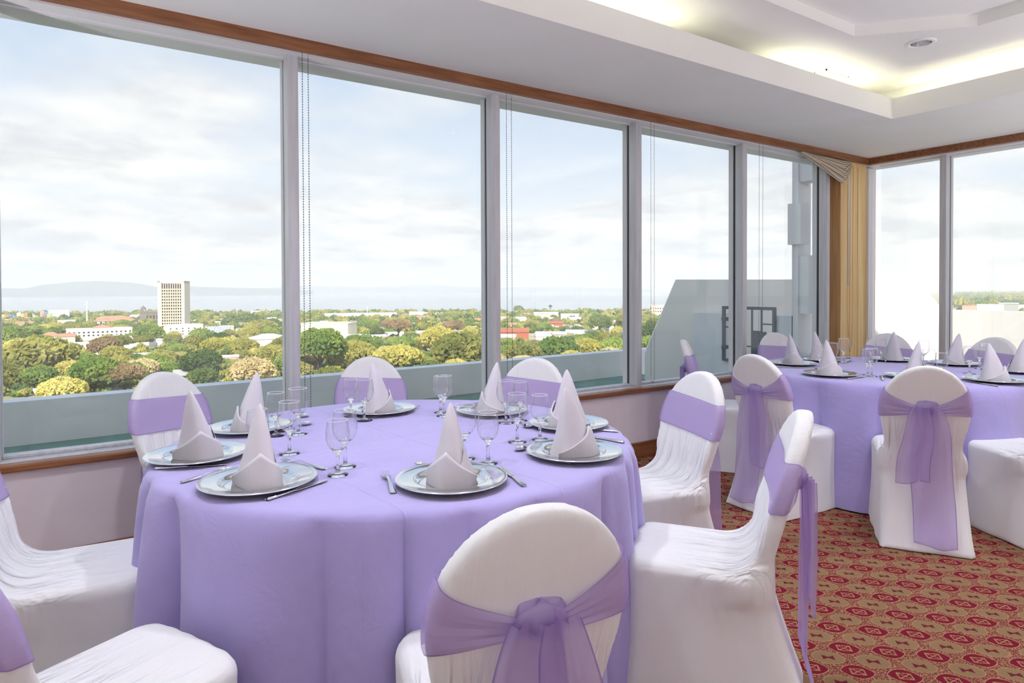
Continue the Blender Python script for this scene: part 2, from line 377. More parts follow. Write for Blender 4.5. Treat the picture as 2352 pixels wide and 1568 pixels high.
# roof slab and outer fascia above the windows
struct(MB().box(XL-.2, WX+.30, WY+.0, WY+.30, GT+.0, 3.75).build('wall_header_back', 'white_paint'))  # unseen top raised above the roof to shade the terrace
struct(MB().box(WX+.0, WX+.30, YB-.2, WY+.0, GT+.0, 3.40).build('wall_header_right', 'white_paint'))
# ceiling soffit ring round the raised tray
TX0, TX1, TY0, TY1 = -2.0, 5.555, -2.2, 2.674
LIP = 2.877; TRAY = 3.02; REC = .25
cb = MB()
def ring(mb, a, b, z0, z1):   # a inside rect, b outside rect (x0,x1,y0,y1)
    mb.box(b[0], b[1], a[3], b[3], z0, z1); mb.box(b[0], b[1], b[2], a[2], z0, z1)
    mb.box(b[0], a[0], a[2], a[3], z0, z1); mb.box(a[1], b[1], a[2], a[3], z0, z1)
ceil = struct(empty('ceiling')); ceil['label'] = 'white coffered ceiling with lit cove round a raised tray'
T = (TX0, TX1, TY0, TY1); LI = (TX0-.05, TX1+.05, TY0-.05, TY1+.05); RC = (TX0-REC, TX1+REC, TY0-REC, TY1+REC); OUT = (XL, WX, YB, WY)
ring(cb, T, OUT, CEIL, CEIL+.05); cb.build('soffit', 'ceiling_paint', ceil)
mb = MB(); ring(mb, T, LI, CEIL+.05, LIP); mb.build('cove_lip', 'ceiling_paint', ceil)
mb = MB(); ring(mb, RC, (RC[0]-.1, RC[1]+.1, RC[2]-.1, RC[3]+.1), CEIL+.05, TRAY); mb.build('cove_wall', 'ceiling_paint', ceil)
# tray slab with an octagonal recess
OX0, OX1, OY0, OY1, CH = -1.3, 4.86, -1.6, 2.345, .50
octo = [(OX0+CH, OY0), (OX1-CH, OY0), (OX1, OY0+CH+.03), (OX1, OY1-CH-.03), (OX1-CH, OY1), (OX0+CH, OY1), (OX0, OY1-CH), (OX0, OY0+CH)]
bm = bmesh.new()
outer = [bm.verts.new((x, y, TRAY)) for x, y in ((RC[0]-.1, RC[2]-.1), (RC[1]+.1, RC[2]-.1), (RC[1]+.1, RC[3]+.1), (RC[0]-.1, RC[3]+.1))]
inner = [bm.verts.new((x, y, TRAY)) for x, y in octo]
pd = at_z(2115, 98, TRAY)
hole = [bm.verts.new((pd.x+.064*math.cos(2*math.pi*k/28), pd.y+.064*math.sin(2*math.pi*k/28), TRAY)) for k in range(28)]
es = [bm.edges.new((vs[k], vs[(k+1) % len(vs)])) for vs in (outer, inner, hole) for k in range(len(vs))]
bmesh.ops.triangle_fill(bm, use_beauty=True, use_dissolve=False, edges=es)
up = [bm.verts.new((x, y, TRAY+.075)) for x, y in octo]
for k in range(8): bm.faces.new((inner[k], inner[(k+1) % 8], up[(k+1) % 8], up[k]))
me = bpy.data.meshes.new('tray'); bm.to_mesh(me); bm.free(); me.materials.append(MATS['ceiling_paint']); obj('tray', me, ceil)
o = MB().prism([(x*1.002, y) for x, y in octo], TRAY+.075, TRAY+.12).build('tray_panel', 'ceiling_paint', ceil)
struct(MB().box(XL-.2, WX+.30, YB-.2, WY+.30, 3.16, 3.34).build('roof_slab', 'ceiling_paint'))
struct(MB().box(XL-1.7, WX+.30, YB-1.7, WY+.30, 3.34, 3.40).box(XL-1.7, XL-.2, YB-1.7, WY+.3, GT, GT+.12).box(XL-.2, WX+.3, YB-1.7, YB-.2, GT, GT+.12).build('roof_top_sun_block', 'ceiling_paint'))  # overhangs added out of view to keep direct sun out
# wooden trims: ceiling line, sill nosing, baseboard
struct(MB().box(XL, WX, WY-.035, WY+.01, 2.645, CEIL).build('trim_1', 'wood_dark'), 'brown wood ceiling trim along the long window')
struct(MB().box(WX-.035, WX+.01, YB, WY-.035, 2.645, CEIL).build('trim_2', 'wood_dark'), 'brown wood ceiling trim along the end window')
struct(MB().box(XL, WX, WY-.03, WY+.05, SILL, .546).build('trim_3', 'wood_dark', bevel=.008), 'brown wood sill nosing under the long window')
struct(MB().box(WX-.03, WX+.05, YB, WY-.03, SILL, .546).build('trim_4', 'wood_dark', bevel=.008), 'brown wood sill nosing under the end window')
struct(MB().box(XL, WX, WY-.02, WY, 0, .122).build('baseboard_back', 'wood_dark', bevel=.004))
struct(MB().box(WX-.02, WX, YB, WY-.02, 0, .122).build('baseboard_right', 'wood_dark', bevel=.004))
# windows: one thing per bay
def window(n, along, a0, a1, last=False):
    """bay from a0 to a1 along the wall; along = 'x' on the long wall, 'y' on the end wall"""
    e = struct(empty('window_%d' % n))
    def bx(name, mat, p0, p1, d0, d1, z0, z1, bevel=0):
        if along == 'x': return MB().box(p0, p1, WY+d0, WY+d1, z0, z1).build(name, mat, e, bevel=bevel)
        return MB().box(WX+d0, WX+d1, p0, p1, z0, z1).build(name, mat, e, bevel=bevel)
    bx('pane', 'window_glass', a0+.03, a1-.03, GL, GL+.006, .55, GT+.02)
    bx('sill_frame', 'aluminium', a0, a1, .03, GL+.04, .530, .550, .003)
    bx('bottom_rail', 'aluminium', a0+.03, a1-.03, GL-.03, GL+.03, .550, .566, .003)
    bx('head_rail', 'white_paint', a0+.03, a1-.03, GL-.03, GL+.03, GT-.008, GT+.02)
    # mullion at the a1 side (+ direction on the long wall, the lower y on the end wall)
    m0 = a1 if along == 'x' else a0
    bx('mullion', 'aluminium', m0-.030, m0+.030, .035, GL-.012, .550, GT+.01, .003)
    bx('mullion_fin', 'white_paint', m0-.030, m0+.030, GL+.012, GL+.06, .550, GT+.01)
    bx('gasket', 'gasket', m0-.022, m0+.022, GL-.012, GL+.012, .550, GT+.01)
    return e
xs = [-3.005, -1.67, -.335, 1.0, 2.345, 3.68, 5.01, 6.36]
for k in range(7): window(k+1, 'x', xs[k], xs[k+1])
ys = [3.60, 2.935, 1.6, .265, -1.07, -2.4, -3.35]
for k in range(6): window(9+k, 'y', ys[k+1], ys[k])
for k in range(5):  # added windows in the unseen left wall, bringing in fill daylight
    y0, y1 = -3.30+k*1.37, -3.30+(k+1)*1.37; e = struct(empty('window_%d' % (15+k)))
    MB().box(XL-.13, XL-.124, y0+.03, y1-.03, .55, GT).build('pane', 'window_glass', e)
    MB().box(XL-.16, XL-.04, y1-.03, y1+.03, .512, GT).build('mullion', 'aluminium', e)
    MB().box(XL-.16, XL, y0, y1, .512, .55).build('sill_frame', 'aluminium', e)
# the corner: white jamb strip, wooden post
post = struct(empty('trim_5'), 'wood clad post in the window corner')
MB().box(6.535, 7.02, WY-.005, WY+.015, .546, 2.64).build('front_board', 'wood_lit', post)
MB().box(6.515, 6.535, WY-.005, WY+.20, .546, 2.64).build('side_board', 'wood_light', post)
MB().box(6.535, WX+.2, WY+.015, WY+.22, .5, 2.62).build('core', 'concrete_cream', post)
for xx in (6.69, 6.845): MB().box(xx, xx+.006, WY-.008, WY-.005, .546, 2.60).build('batten', 'wood_light', post)
MB().box(6.40, 6.515, WY+.14, WY+.22, .546, 2.62).build('jamb', 'white_paint', post)
MB().box(7.02, WX+.05, WY-.03, WY+.05, .546, 2.6).build('corner_frame', 'white_paint', post)

# ------------------------------------------------------------------ cove lamps, downlights, vent
tb = MB().tube([(-.62, 0, 0), (.62, 0, 0)], .016, 8).data('tube_glass', 'tube_glow')
cap = MB().box(-.645, .645, -.02, .02, -.035, -.018).data('tube_holder', 'white_plastic')
def cove_tube(x, y, rz, label):
    e = empty('fluorescent_tube', (x, y, 2.815), rz); obj('tube', tb, e); obj('lamp_holder', cap, e)
    tag(e, label, 'lamp', 'fluorescent tubes in the ceiling cove')
lab = 'fluorescent tube hidden behind the lip of the ceiling cove'
for x in (-1.35, -.05, 1.25, 2.55, 4.80): cove_tube(x, TY1+.16, 0, lab); cove_tube(x, TY0-.16, 0, lab)
for y in (2.02, .72, -.58): cove_tube(TX1+.16, y, math.pi/2, lab); cove_tube(TX0-.16, y, math.pi/2, lab)
dl_ring = MB().lathe([(.062, .004), (.066, -.004), (.088, -.006), (.094, .0), (.094, .012), (.062, .012)], 40, closed=True).data('ring', 'white_lamp_ring', True)
dl_can = MB().lathe([(.062, .0), (.058, .03), (.045, .055), (.02, .065), (.0005, .066)], 32).data('can', 'reflector', True)
dl_bulb = MB().tube([(-.03, .012, .03), (.0, .018, .026), (.03, .012, .03)], .009, 8).tube([(-.03, -.012, .03), (.0, -.018, .026), (.03, -.012, .03)], .009, 8).data('bulb', 'bulb', True)
dl_on = MB().lathe([(.045, .02), (.0005, .019)], 24).data('fill_lens', 'fill_lens_glow')
def downlight(x, y, z, lit, label):
    e = empty('downlight', (x, y, z)); obj('ring', dl_ring, e); obj('can', dl_can, e)
    tag(e, label, 'lamp', 'recessed ceiling downlights')
    if lit:
        obj('fill_lens', dl_on, e)
        ld = bpy.data.lights.new('fill_spot_lamp', 'SPOT'); ld.energy = FILL_SPOT_WATTS*4; ld.spot_size = R(120); ld.spot_blend = .9; ld.shadow_soft_size = .06; ld.color = (.86, .90, 1.0)
        lo = bpy.data.objects.new('fill_spot_lamp', ld); link(lo, e); lo.location = (0, 0, -.01)
    else: obj('bulb', dl_bulb, e)
downlight(pd.x, pd.y, TRAY-.004, False, 'round white recessed downlight, unlit, in the raised ceiling tray')
for x, y in ((.35, 2.05), (1.55, 2.0), (3.5, 1.15), (4.45, .75)):  # added lit downlights out of view, fill light for the tables
    downlight(x, y, TRAY+.05, True, 'added lit downlight out of view above the tables, for fill light')
# added fill uplights on the carpet out of view, brightening the ceiling
up_can = MB().lathe([(.0005, 0), (.09, 0), (.10, .01), (.10, .20), (.095, .21), (.09, .20), (.088, .05), (.0005, .045)], 28).data('housing', 'iron', True)
up_lens = MB().lathe([(.085, .17), (.0005, .17)], 24).data('lens', 'fill_uplight_glow')
for x, y, wd in (( -1.9, 2.9, 'by the left end of the long window'), (-1.6, -.9, 'behind the viewer, left'), (1.4, -2.3, 'behind the viewer, middle'), (4.3, -1.5, 'behind the viewer, right'), (6.4, -.4, 'under the end window, out of view')):
    e = empty('added_fill_uplight', (x, y, 0)); obj('housing', up_can, e); obj('lens', up_lens, e)
    tag(e, 'added round black fill lamp standing on the carpet '+wd, 'lamp', 'added fill lamps washing the ceiling')
    ld = bpy.data.lights.new('fill_uplight_lamp', 'AREA'); ld.shape = 'DISK'; ld.size = .16; ld.energy = FILL_UPLIGHT_WATTS; ld.color = (.92, .94, 1.0)
    lo = bpy.data.objects.new('fill_uplight_lamp', ld); link(lo, e); lo.location = (0, 0, .19); lo.rotation_euler = (math.pi, 0, 0)
pv = at_z(1905, 172, TRAY)
ve = empty('ceiling_vent', (pv.x, pv.y-.02, TRAY)); tag(ve, 'small white slatted air vent at the edge of the ceiling tray', 'vent')
MB().box(-.16, .16, -.05, -.042, -.012, 0).box(-.16, .16, .042, .05, -.012, 0).box(-.16, -.15, -.05, .05, -.012, 0).box(.15, .16, -.05, .05, -.012, 0).build('frame', 'white_paint', ve)
MB().box(-.15, .15, -.042, .042, -.003, -.001).build('backing', 'concrete_grey', ve)
sl = MB().box(-.005, .005, -.042, .042, -.020, -.003).data('slat', 'white_paint')
for k in range(15): obj('slat', sl, ve, (-.14+k*.02, 0, 0))

# ------------------------------------------------------------------ blind chains, swag, wand, cord
def bead_chain(x0, x1, label, zt=2.62, zb=.62):
    y = WY-.06; pts = []
    n = int((zt-zb)/.014)
    for k in range(n): pts.append((x0+(x1-x0)*0, y, zt-k*.014))
    for k in range(1, 9):
        a = math.pi*k/9; c = (x0+x1)/2; r = (x1-x0)/2
        pts.append((c-r*math.cos(a), y, zb-.03*math.sin(a)))
    for k in range(n): pts.append((x1, y, zb+k*.014))
    mb = MB(); r = .0040
    for (x, yy, z) in pts:
        mb.add([(x+r, yy, z), (x-r, yy, z), (x, yy+r, z), (x, yy-r, z), (x, yy, z+r*1.15), (x, yy, z-r*1.15)], [(0, 2, 4), (2, 1, 4), (1, 3, 4), (3, 0, 4), (2, 0, 5), (1, 2, 5), (3, 1, 5), (0, 3, 5)])
    e = empty('blind_chain', ((x0+x1)/2, y, zt)); o = mb.build('beads', 'bead', None, smooth=True); o['kind'] = 'stuff'; o.parent = e; o.location = (-(x0+x1)/2, -y, -zt)
    o2 = MB().tube([(x0, y, zt), (x0, y, zb)], .0008, 4).tube([(x1, y, zt), (x1, y, zb)], .0008, 4).build('cord', 'bead', e); o2.location = o.location
    tag(e, label, 'blind chain', 'looped bead chains of the window blinds')
bead_chain(1.026, 1.058, 'beaded blind chain hanging beside the nearest window mullion')
bead_chain(2.365, 2.405, 'beaded blind chain hanging beside the second window mullion')
bead_chain(3.713, 3.751, 'beaded blind chain hanging beside the third window mullion')
bead_chain(5.081, 5.135, 'beaded blind chain hanging beside the fourth window mullion, near the corner')
# gathered striped swag at the top of the corner bay
nu, nv = 34, 14; P = np.zeros((nv, nu, 3)); UV = []
for j in range(nv):
    v = j/(nv-1)
    for i in range(nu):
        u = i/(nu-1)
        xx = 5.72+u*(6.60-5.72); zt = 2.63
        zb = 2.615-.235*max(0.0, u/.87)**1.15 if u <= .87 else 2.38+(u-.87)/.13*.16
        P[j, i] = (xx, WY-.045-.03*math.sin(v*math.pi)-.010*math.sin(v*34+u*5), zt+(zb-zt)*v)
mb = MB().grid(P); me = mb.data('swag', 'striped_fabric', True)
uvl = me.uv_layers.new(name='UVMap')
for lp in me.loops:
    vi = lp.vertex_index; uvl.data[lp.index].uv = ((vi % nu)/(nu-1), (vi//nu)/(nv-1))
sw = obj('window_swag', me); md = sw.modifiers.new('thick', 'SOLIDIFY'); md.thickness = .004
tag(sw, 'striped beige fabric swag gathered up at the corner window head', 'curtain')
o = MB().tube([(6.575, WY-.06, 2.58), (6.570, WY-.062, 2.4), (6.555, WY-.065, 1.35)], [.006, .008, .008], 8).box(6.57, 6.58, WY-.064, WY+.0, 2.575, 2.59).build('blind_wand', 'white_plastic', smooth=True)
tag(o, 'slim white blind wand hanging in front of the wooden corner post', 'blind wand')
cpts = [(6.62, WY-.02, 2.60), (6.622, WY-.02, 1.6), (6.63, WY-.02, 1.0), (6.65, WY-.02, .72), (6.68, WY-.02, .66), (6.71, WY-.02, .72), (6.725, WY-.02, 1.1), (6.73, WY-.02, 2.60)]
o = MB().tube(cpts, .0022, 6).build('blind_pull', 'wood_light', smooth=True); tag(o, 'thin looped cord hanging down the wooden corner post', 'cord')

# ------------------------------------------------------------------ tablecloths
def cloth_mesh(name, seed, folds, amp):
    rg = random.Random(seed); nth = 420
    ph = [rg.uniform(0, 6.28) for _ in range(6)]
    def fold(t):
        w = t+.16*math.sin(2*t+ph[0])+.10*math.sin(5*t+ph[1])
        a = 2*abs(math.sin(folds*w/2+ph[2]))**.55-1.2; b = 2*abs(math.sin((folds-6)*w/2+ph[3]))-1
        return .75*a+.25*b
    ZT = .76; rows = []
    for r in (.0005, .2, .4, .6, .72, .80): rows.append([(r, ZT, 0)]*nth)
    prof = [(.83, ZT, .0), (.845, ZT-.003, .02), (.855, ZT-.010, .06), (.861, ZT-.022, .10)]
    for k in range(1, 27):
        s = k/26; prof.append((.862+.018*s, ZT-.022-(ZT-.032)*s, .12+.88*s**.5))
    P = np.zeros((6+len(prof), nth, 3))
    for i, r in enumerate((.0005, .2, .4, .6, .72, .80)):
        for j in range(nth):
            a = 2*math.pi*j/nth; P[i, j] = (r*math.cos(a), r*math.sin(a), ZT)
    for i, (r, z, s) in enumerate(prof):
        for j in range(nth):
            a = 2*math.pi*j/nth; f = fold(a)
            am = 1.0+.25*math.sin(3*a+ph[4]); rr = r+amp*s*f*am+.012*max(0, s-.5)*math.sin(23*a+ph[5])
            P[6+i, j] = (rr*math.cos(a), rr*math.sin(a), z)
    return MB().grid(P, wrap=True).data(name, 'table_cloth', True)
TABLES = [(1.045, 2.27), (4.665, 2.27)]; CLOTHS = [(1.025, 2.285), (4.65, 2.28)]
c1 = obj('tablecloth', cloth_mesh('cloth_near', 3, 26, .064), None, (*CLOTHS[0], 0)); tag(c1, 'lavender cloth draped to the floor over the near round table', 'tablecloth', 'lavender tablecloths')
c2 = obj('tablecloth', cloth_mesh('cloth_far', 8, 24, .078), None, (*CLOTHS[1], 0)); tag(c2, 'lavender cloth draped to the floor over the far round table by the corner', 'tablecloth', 'lavender tablecloths')

# ------------------------------------------------------------------ covered chair
def back_y(z): return -.185-.27*(z-.47)
def back_w(z):
    z = np.asarray(z, float)
    up = .198*np.sqrt(np.maximum(1-(np.maximum(z-.72, 0)/.235)**2, 0))
    t = np.clip((.72-z)/.24, 0, 1); lo = .198-.030*(t*t*(3-2*t))
    return np.where(z >= .72, up, lo)
def surface_nets(F, org, h):
    nx, ny, nz = F.shape; ins = F < 0
    corners = [(i, j, k) for i in (0, 1) for j in (0, 1) for k in (0, 1)]
    cnt = sum(ins[i:nx-1+i, j:ny-1+j, k:nz-1+k].astype(int) for i, j, k in corners)
    cells = np.argwhere((cnt > 0) & (cnt < 8)); idx = -np.ones((nx-1, ny-1, nz-1), int); idx[tuple(cells.T)] = np.arange(len(cells))
    acc = np.zeros((len(cells), 3)); n = np.zeros(len(cells))
    for a in range(8):
        for b in range(a+1, 8):
            ca, cb = corners[a], corners[b]
            if sum(abs(ca[q]-cb[q]) for q in range(3)) != 1: continue
            fa = F[tuple((cells+ca).T)]; fb = F[tuple((cells+cb).T)]; m = (fa < 0) != (fb < 0)
            t = np.where(m, fa/np.where(m, fa-fb, 1), 0)
            acc[m] += np.array(ca)+t[m, None]*(np.array(cb)-np.array(ca)); n[m] += 1
    V = (cells+acc/n[:, None])*h+np.array(org); faces = []
    for ax in range(3):
        sl0 = [slice(None)]*3; sl1 = [slice(None)]*3; sl0[ax] = slice(0, -1); sl1[ax] = slice(1, None)
        a_, b_ = ins[tuple(sl0)], ins[tuple(sl1)]; E = np.argwhere(a_ != b_)
        u, v = (ax+1) % 3, (ax+2) % 3
        E = E[(E[:, u] > 0) & (E[:, v] > 0) & (E[:, u] < F.shape[u]-1) & (E[:, v] < F.shape[v]-1)]
        q = []
        for du, dv in ((-1, -1), (0, -1), (0, 0), (-1, 0)):
            c = E.copy(); c[:, u] += du; c[:, v] += dv; q.append(idx[tuple(c.T)])
        q = np.stack(q, 1); flip = ~a_[tuple(E.T)]; q[flip] = q[flip][:, ::-1]; faces.append(q)
    return V, np.concatenate(faces)
def smin(a, b, k):
    hh = np.clip(.5+.5*(b-a)/k, 0, 1); return b*(1-hh)+a*hh-k*hh*(1-hh)
def chair_cover():
    h = .0115; org = (-.32, -.46, -.03)
    X, Y, Z = np.meshgrid(np.arange(org[0], .33, h), np.arange(org[1], .34, h), np.arange(org[2], 1.0, h), indexing='ij')
    # back panel
    dxz = np.where(Z >= .72, (np.sqrt((X/.198)**2+(np.maximum(Z-.72, 0)/.235)**2)-1)*.205, np.abs(X)-back_w(Z))
    t, r = .027, .015
    dy = np.abs(Y-back_y(Z)-.018*(X/.20)**2)-t
    a, b = dxz+r, dy+r
    db = np.sqrt(np.maximum(a, 0)**2+np.maximum(b, 0)**2)+np.minimum(np.maximum(a, b), 0)-r
    db = np.maximum(db, .43-Z)
    # seat and skirt
    s = np.clip(1-Z/.47, 0, 1)
    yf = .228+.008*s; yr = -.195-.135*s; hx = .196+.014*s-.010*np.sin(np.pi*s)
    yc = (yf+yr)/2; hy = (yf-yr)/2-.008*np.sin(np.pi*s)
    rp = .07-.035*s
    qx = np.abs(X)-hx+rp; qy = np.abs(Y-yc)-hy+rp
    d2 = np.sqrt(np.maximum(qx, 0)**2+np.maximum(qy, 0)**2)+np.minimum(np.maximum(qx, qy), 0)-rp
    top = .475+.012*(1-np.minimum((X/.2)**2, 1))+.02*(Y-.0)
    rt = .035; a, b = d2+rt, Z-top+rt
    ds = np.sqrt(np.maximum(a, 0)**2+np.maximum(b, 0)**2)+np.minimum(np.maximum(a, b), 0)-rt
    d = smin(ds, db, .085); d = np.maximum(d, .004-Z)
    V, Fq = surface_nets(d, org, h)
    # loose folds in the cloth
    x, y, z = V.T
    fr = np.exp(-((z-.60)/.11)**2)*np.clip((y-back_y(z))*60, 0, 1)
    V[:, 1] += fr*.0045*np.sin(x*95+3*np.sin(z*9))
    sk = np.clip((.42-z)/.4, 0, 1)
    V[:, 0] += sk*.003*np.sin(y*30+z*7)*np.sign(x)*(np.abs(x) > .12); V[:, 1] += sk*.003*np.sin(x*28+z*5)
    return V, Fq
V, Fq = chair_cover()
COVER = mesh_data('chair_cover', V, Fq, 'chair_cloth', True)

def sash_band():
    nth, nv = 120, 12; P = np.zeros((nv, nth, 3)); idx = []
    for j in range(nth):
        th = 2*math.pi*j/nth; c, s = math.cos(th), math.sin(th)
        xn = math.copysign(abs(c)**.4, c); yn = math.copysign(abs(s)**.4, s)
        rear = max(0.0, 1-abs(xn)) if s < 0 else 0.0
        tilt = .012*xn
        zu = .838-.105*rear**.7+tilt; zl = .685+.022*rear+tilt
        for i in range(nv):
            v = (0, .018, .03, .12, .24, .36, .5, .64, .78, .97, .982, 1)[i]
            z = zl+(zu-zl)*v; W = float(back_w(z))+.007; Tt = .034
            g = .0045*rear*math.sin(v*26+xn*3)+.002*math.sin(v*9+th*3) if s < 0 else .0008*math.sin(v*7+xn*4)
            x = W*xn; y = back_y(z)+.018*(x/.20)**2+yn*Tt-(g+.012*rear**2 if s < 0 else -g)
            P[i, j] = (x, y, z)
    mb = MB()
    for i in range(nv-1):
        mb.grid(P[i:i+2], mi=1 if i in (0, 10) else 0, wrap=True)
    return mb.data('sash', ['organza', 'organza_hem'], True)
def skirt_rear(z): return -.195-.135*max(0, min(1, 1-z/.47))
def sash_tail(zend, width, xoff, yoff, seed, lean):
    rg = random.Random(seed); p1, p2 = rg.uniform(0, 6), rg.uniform(0, 6)
    us = [0, .018, .04]+[.04+.92*k/12 for k in range(1, 12)]+[.96, .982, 1]
    nr = 30; rows = []
    for i in range(nr):
        t = i/(nr-1); z = .742+(zend-.742)*t; drop = .742-z
        wd = width*min(1, .50+.50*(1-math.exp(-drop/.10))); xc = xoff+lean*drop
        yb = min(-.298, back_y(z)-.05 if z > .47 else -1, skirt_rear(z)-.012) if z > .47 else min(-.298, skirt_rear(z)-.014)
        yb = min(-.298, skirt_rear(z)-.014) if z < .5 else -.300
        row = []
        for u in us:
            x = xc+(u-.5)*wd
            w = .010*math.sin(u*13+p1+t*1.5)*(1-.4*t)+.006*math.sin(u*24+p2)*(1-t)
            row.append((x+.004*math.sin(t*9+p2), yb-.012+yoff+w, z+(.012*math.sin(u*5+p1) if i == nr-1 else 0)))
        rows.append(row)
    P = np.array(rows); mb = MB(); n = len(us)
    for i in range(nr-1):
        for j in range(n-1):
            q = [P[i, j], P[i, j+1], P[i+1, j+1], P[i+1, j]]
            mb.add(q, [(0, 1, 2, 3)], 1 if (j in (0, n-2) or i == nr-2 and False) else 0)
    # hem along the bottom
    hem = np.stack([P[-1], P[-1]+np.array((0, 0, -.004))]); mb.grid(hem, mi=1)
    me = mb.data('sash_tail', ['organza', 'organza_hem'], True)
    bm = bmesh.new(); bm.from_mesh(me); bmesh.ops.remove_doubles(bm, verts=bm.verts, dist=1e-5); bm.to_mesh(me); bm.free()
    return me
def sash_knot(seed):
    rg = random.Random(seed); n, m = 18, 28; P = np.zeros((n, m, 3))
    for i in range(n):
        v = i/(n-1); ph = math.pi*v
        for j in range(m):
            th = 2*math.pi*j/m
            r = math.sin(ph)**.7
            wv = 1+.16*math.sin(th*5+ph*2)+.10*math.sin(th*9)
            P[i, j] = (.046*r*math.cos(th)*wv*(1+.2*math.cos(ph)), -.296+.024*r*math.sin(th)*wv, .738+.032*math.cos(ph)+.006*math.sin(th*3))
    return MB().grid(P, wrap=True).data('sash_knot', ['organza'], True)
BAND, KNOT = sash_band(), sash_knot(2)
TAILS = [(sash_tail(.05, .185, .012, -.004, 4, .03), sash_tail(.36, .15, -.03, -.016, 5, -.10)),
         (sash_tail(.06, .175, -.02, -.004, 9, -.04), sash_tail(.30, .145, .035, -.016, 12, .09))]
def covered_chair(loc, facing, label, var=0):
    e = empty('covered_chair', (*loc, 0), facing-math.pi/2); e.scale = (1, 1, .98)
    obj('cover', COVER, e); obj('sash', BAND, e); obj('sash_knot', KNOT, e)
    a, b = TAILS[var]; obj('sash_tail', a, e); obj('sash_tail', b, e)
    tag(e, label, 'chair', 'white covered banquet chairs with lavender sashes'); return e
def chair_at(t, ang, rtop, label, var=0, twist=0.0):
    """chair round table t at angle ang (degrees); rtop = distance of the top of its back from the table centre"""
    c = TABLES[t]; a = R(ang); r = rtop-.316
    return covered_chair((c[0]+r*math.cos(a), c[1]+r*math.sin(a)), a+math.pi+R(twist), label, var)
chair_at(0, 121, 1.42, 'covered chair left of the near table, against the window wall, seen from the front')
chair_at(0, 75, 1.35, 'covered chair behind the near table, in front of the second window pane', 1)
chair_at(0, 32, 1.30, 'covered chair behind the near table, in front of the third window pane')
chair_at(0, -11, 1.40, 'covered chair at the right of the near table, its seat and inner back in view', 1)
chair_at(0, -52, 1.39, 'covered chair seen in profile at the front right of the near table', 0)
chair_at(0, -105, 1.395, 'covered chair in front of the near table, its back and sash facing the viewer', 1)
chair_at(0, 172, 1.40, 'covered chair cut off at the left edge, only its seat in view', 1)
chair_at(0, 211.4, 1.506, 'covered chair in the bottom left corner of the photo, only its seat in view', 0, -6)
chair_at(1, 128, 1.38, 'covered chair seen edge-on between the two tables, against the window sill', 0)
chair_at(1, 70, 1.25, 'covered chair behind the far table, left of the wooden post', 1)
chair_at(1, 176, 1.38, 'covered chair at the left of the far table, its long sash turned to the viewer', 1)
chair_at(1, 213, 1.40, 'covered chair in front of the far table, whole back and long sash in view', 0)
chair_at(1, 26, 1.24, 'covered chair behind the far table, right of the wooden post', 0)
chair_at(1, -8, 1.32, 'covered chair behind the far table near the right edge of the photo', 1)
chair_at(1, -116, 1.38, 'covered chair cut off at the right edge, only its seat and skirt in view', 1)

# ------------------------------------------------------------------ table settings
plate_me = MB().lathe([(.0005, .004), (.085, .004), (.098, .006), (.104, .012), (.108, .0165), (.113, .0175), (.150, .0195), (.153, .0212), (.156, .0195), (.159, .0215), (.163, .0195), (.1635, .018), (.160, .0165), (.112, .0145), (.106, .010), (.100, .002), (.085, .0), (.0005, .0)], 72).data('charger', 'steel', True)
def napkin_meshes(seed):
    rg = random.Random(seed); n, m, Hn = 26, 56, .222; P = np.zeros((n, m, 3))
    p = [rg.uniform(0, 6.28) for _ in range(3)]
    def pt(th, hh, off=0.0):
        k = hh/Hn
        r = .069*(1-k)**.80*(1-.10*math.sin(math.pi*k))+.0035+off
        r *= 1+.10*(1-k)*math.sin(2*th+p[0])+.035*(1-k)*math.sin(5*th+p[1])
        lean = .030*k**1.3
        return (r*1.08*math.cos(th)+lean*math.cos(p[2]), r*.86*math.sin(th)+lean*math.sin(p[2]), hh)
    for i in range(n):
        hh = Hn*(i/(n-1))**.9
        for j in range(m): P[i, j] = pt(2*math.pi*j/m, hh)
    tipr = np.array([[np.mean(P[-1], 0)+np.array((0, 0, .003))]*m])
    P = np.concatenate([P, tipr]); cone = MB().grid(P, wrap=True).data('napkin_cone', 'napkin_cloth', True)
    # turned-up cuff: an outer band with a peaked edge that dives to the base at the back
    Q = []; nc = 44; nv = 8
    for v in range(nv):
        row = []
        for j in range(nc):
            u = j/(nc-1); th = -2.45+4.9*u
            top = .010+.088*max(0, 1-abs(u-.40)/.44)**1.15
            row.append(pt(th, top*v/(nv-1), .004+.009*v/(nv-1)))
        Q.append(row)
    Q = np.array(Q); inner = Q[-1].copy(); inner[:, :2] *= .93; inner[:, 2] -= .004
    Q = np.concatenate([Q, [inner]])
    cuff = MB().grid(Q).data('cuff', 'napkin_cloth', True)
    # second, lower fold on the other side
    Q = []
    for v in range(nv):
        row = []
        for j in range(nc):
            u = j/(nc-1); th = -.2+3.4*u
            top = .008+.105*max(0, 1-abs(u-.30)/.34)**1.2*(1 if u > .3 else .9)
            row.append(pt(th, top*v/(nv-1), .002+.004*v/(nv-1)))
        Q.append(row)
    flap = MB().grid(np.array(Q)).data('inner_fold', 'napkin_cloth', True)
    return cone, cuff, flap
NAPS = [napkin_meshes(k) for k in (1, 4, 6)]
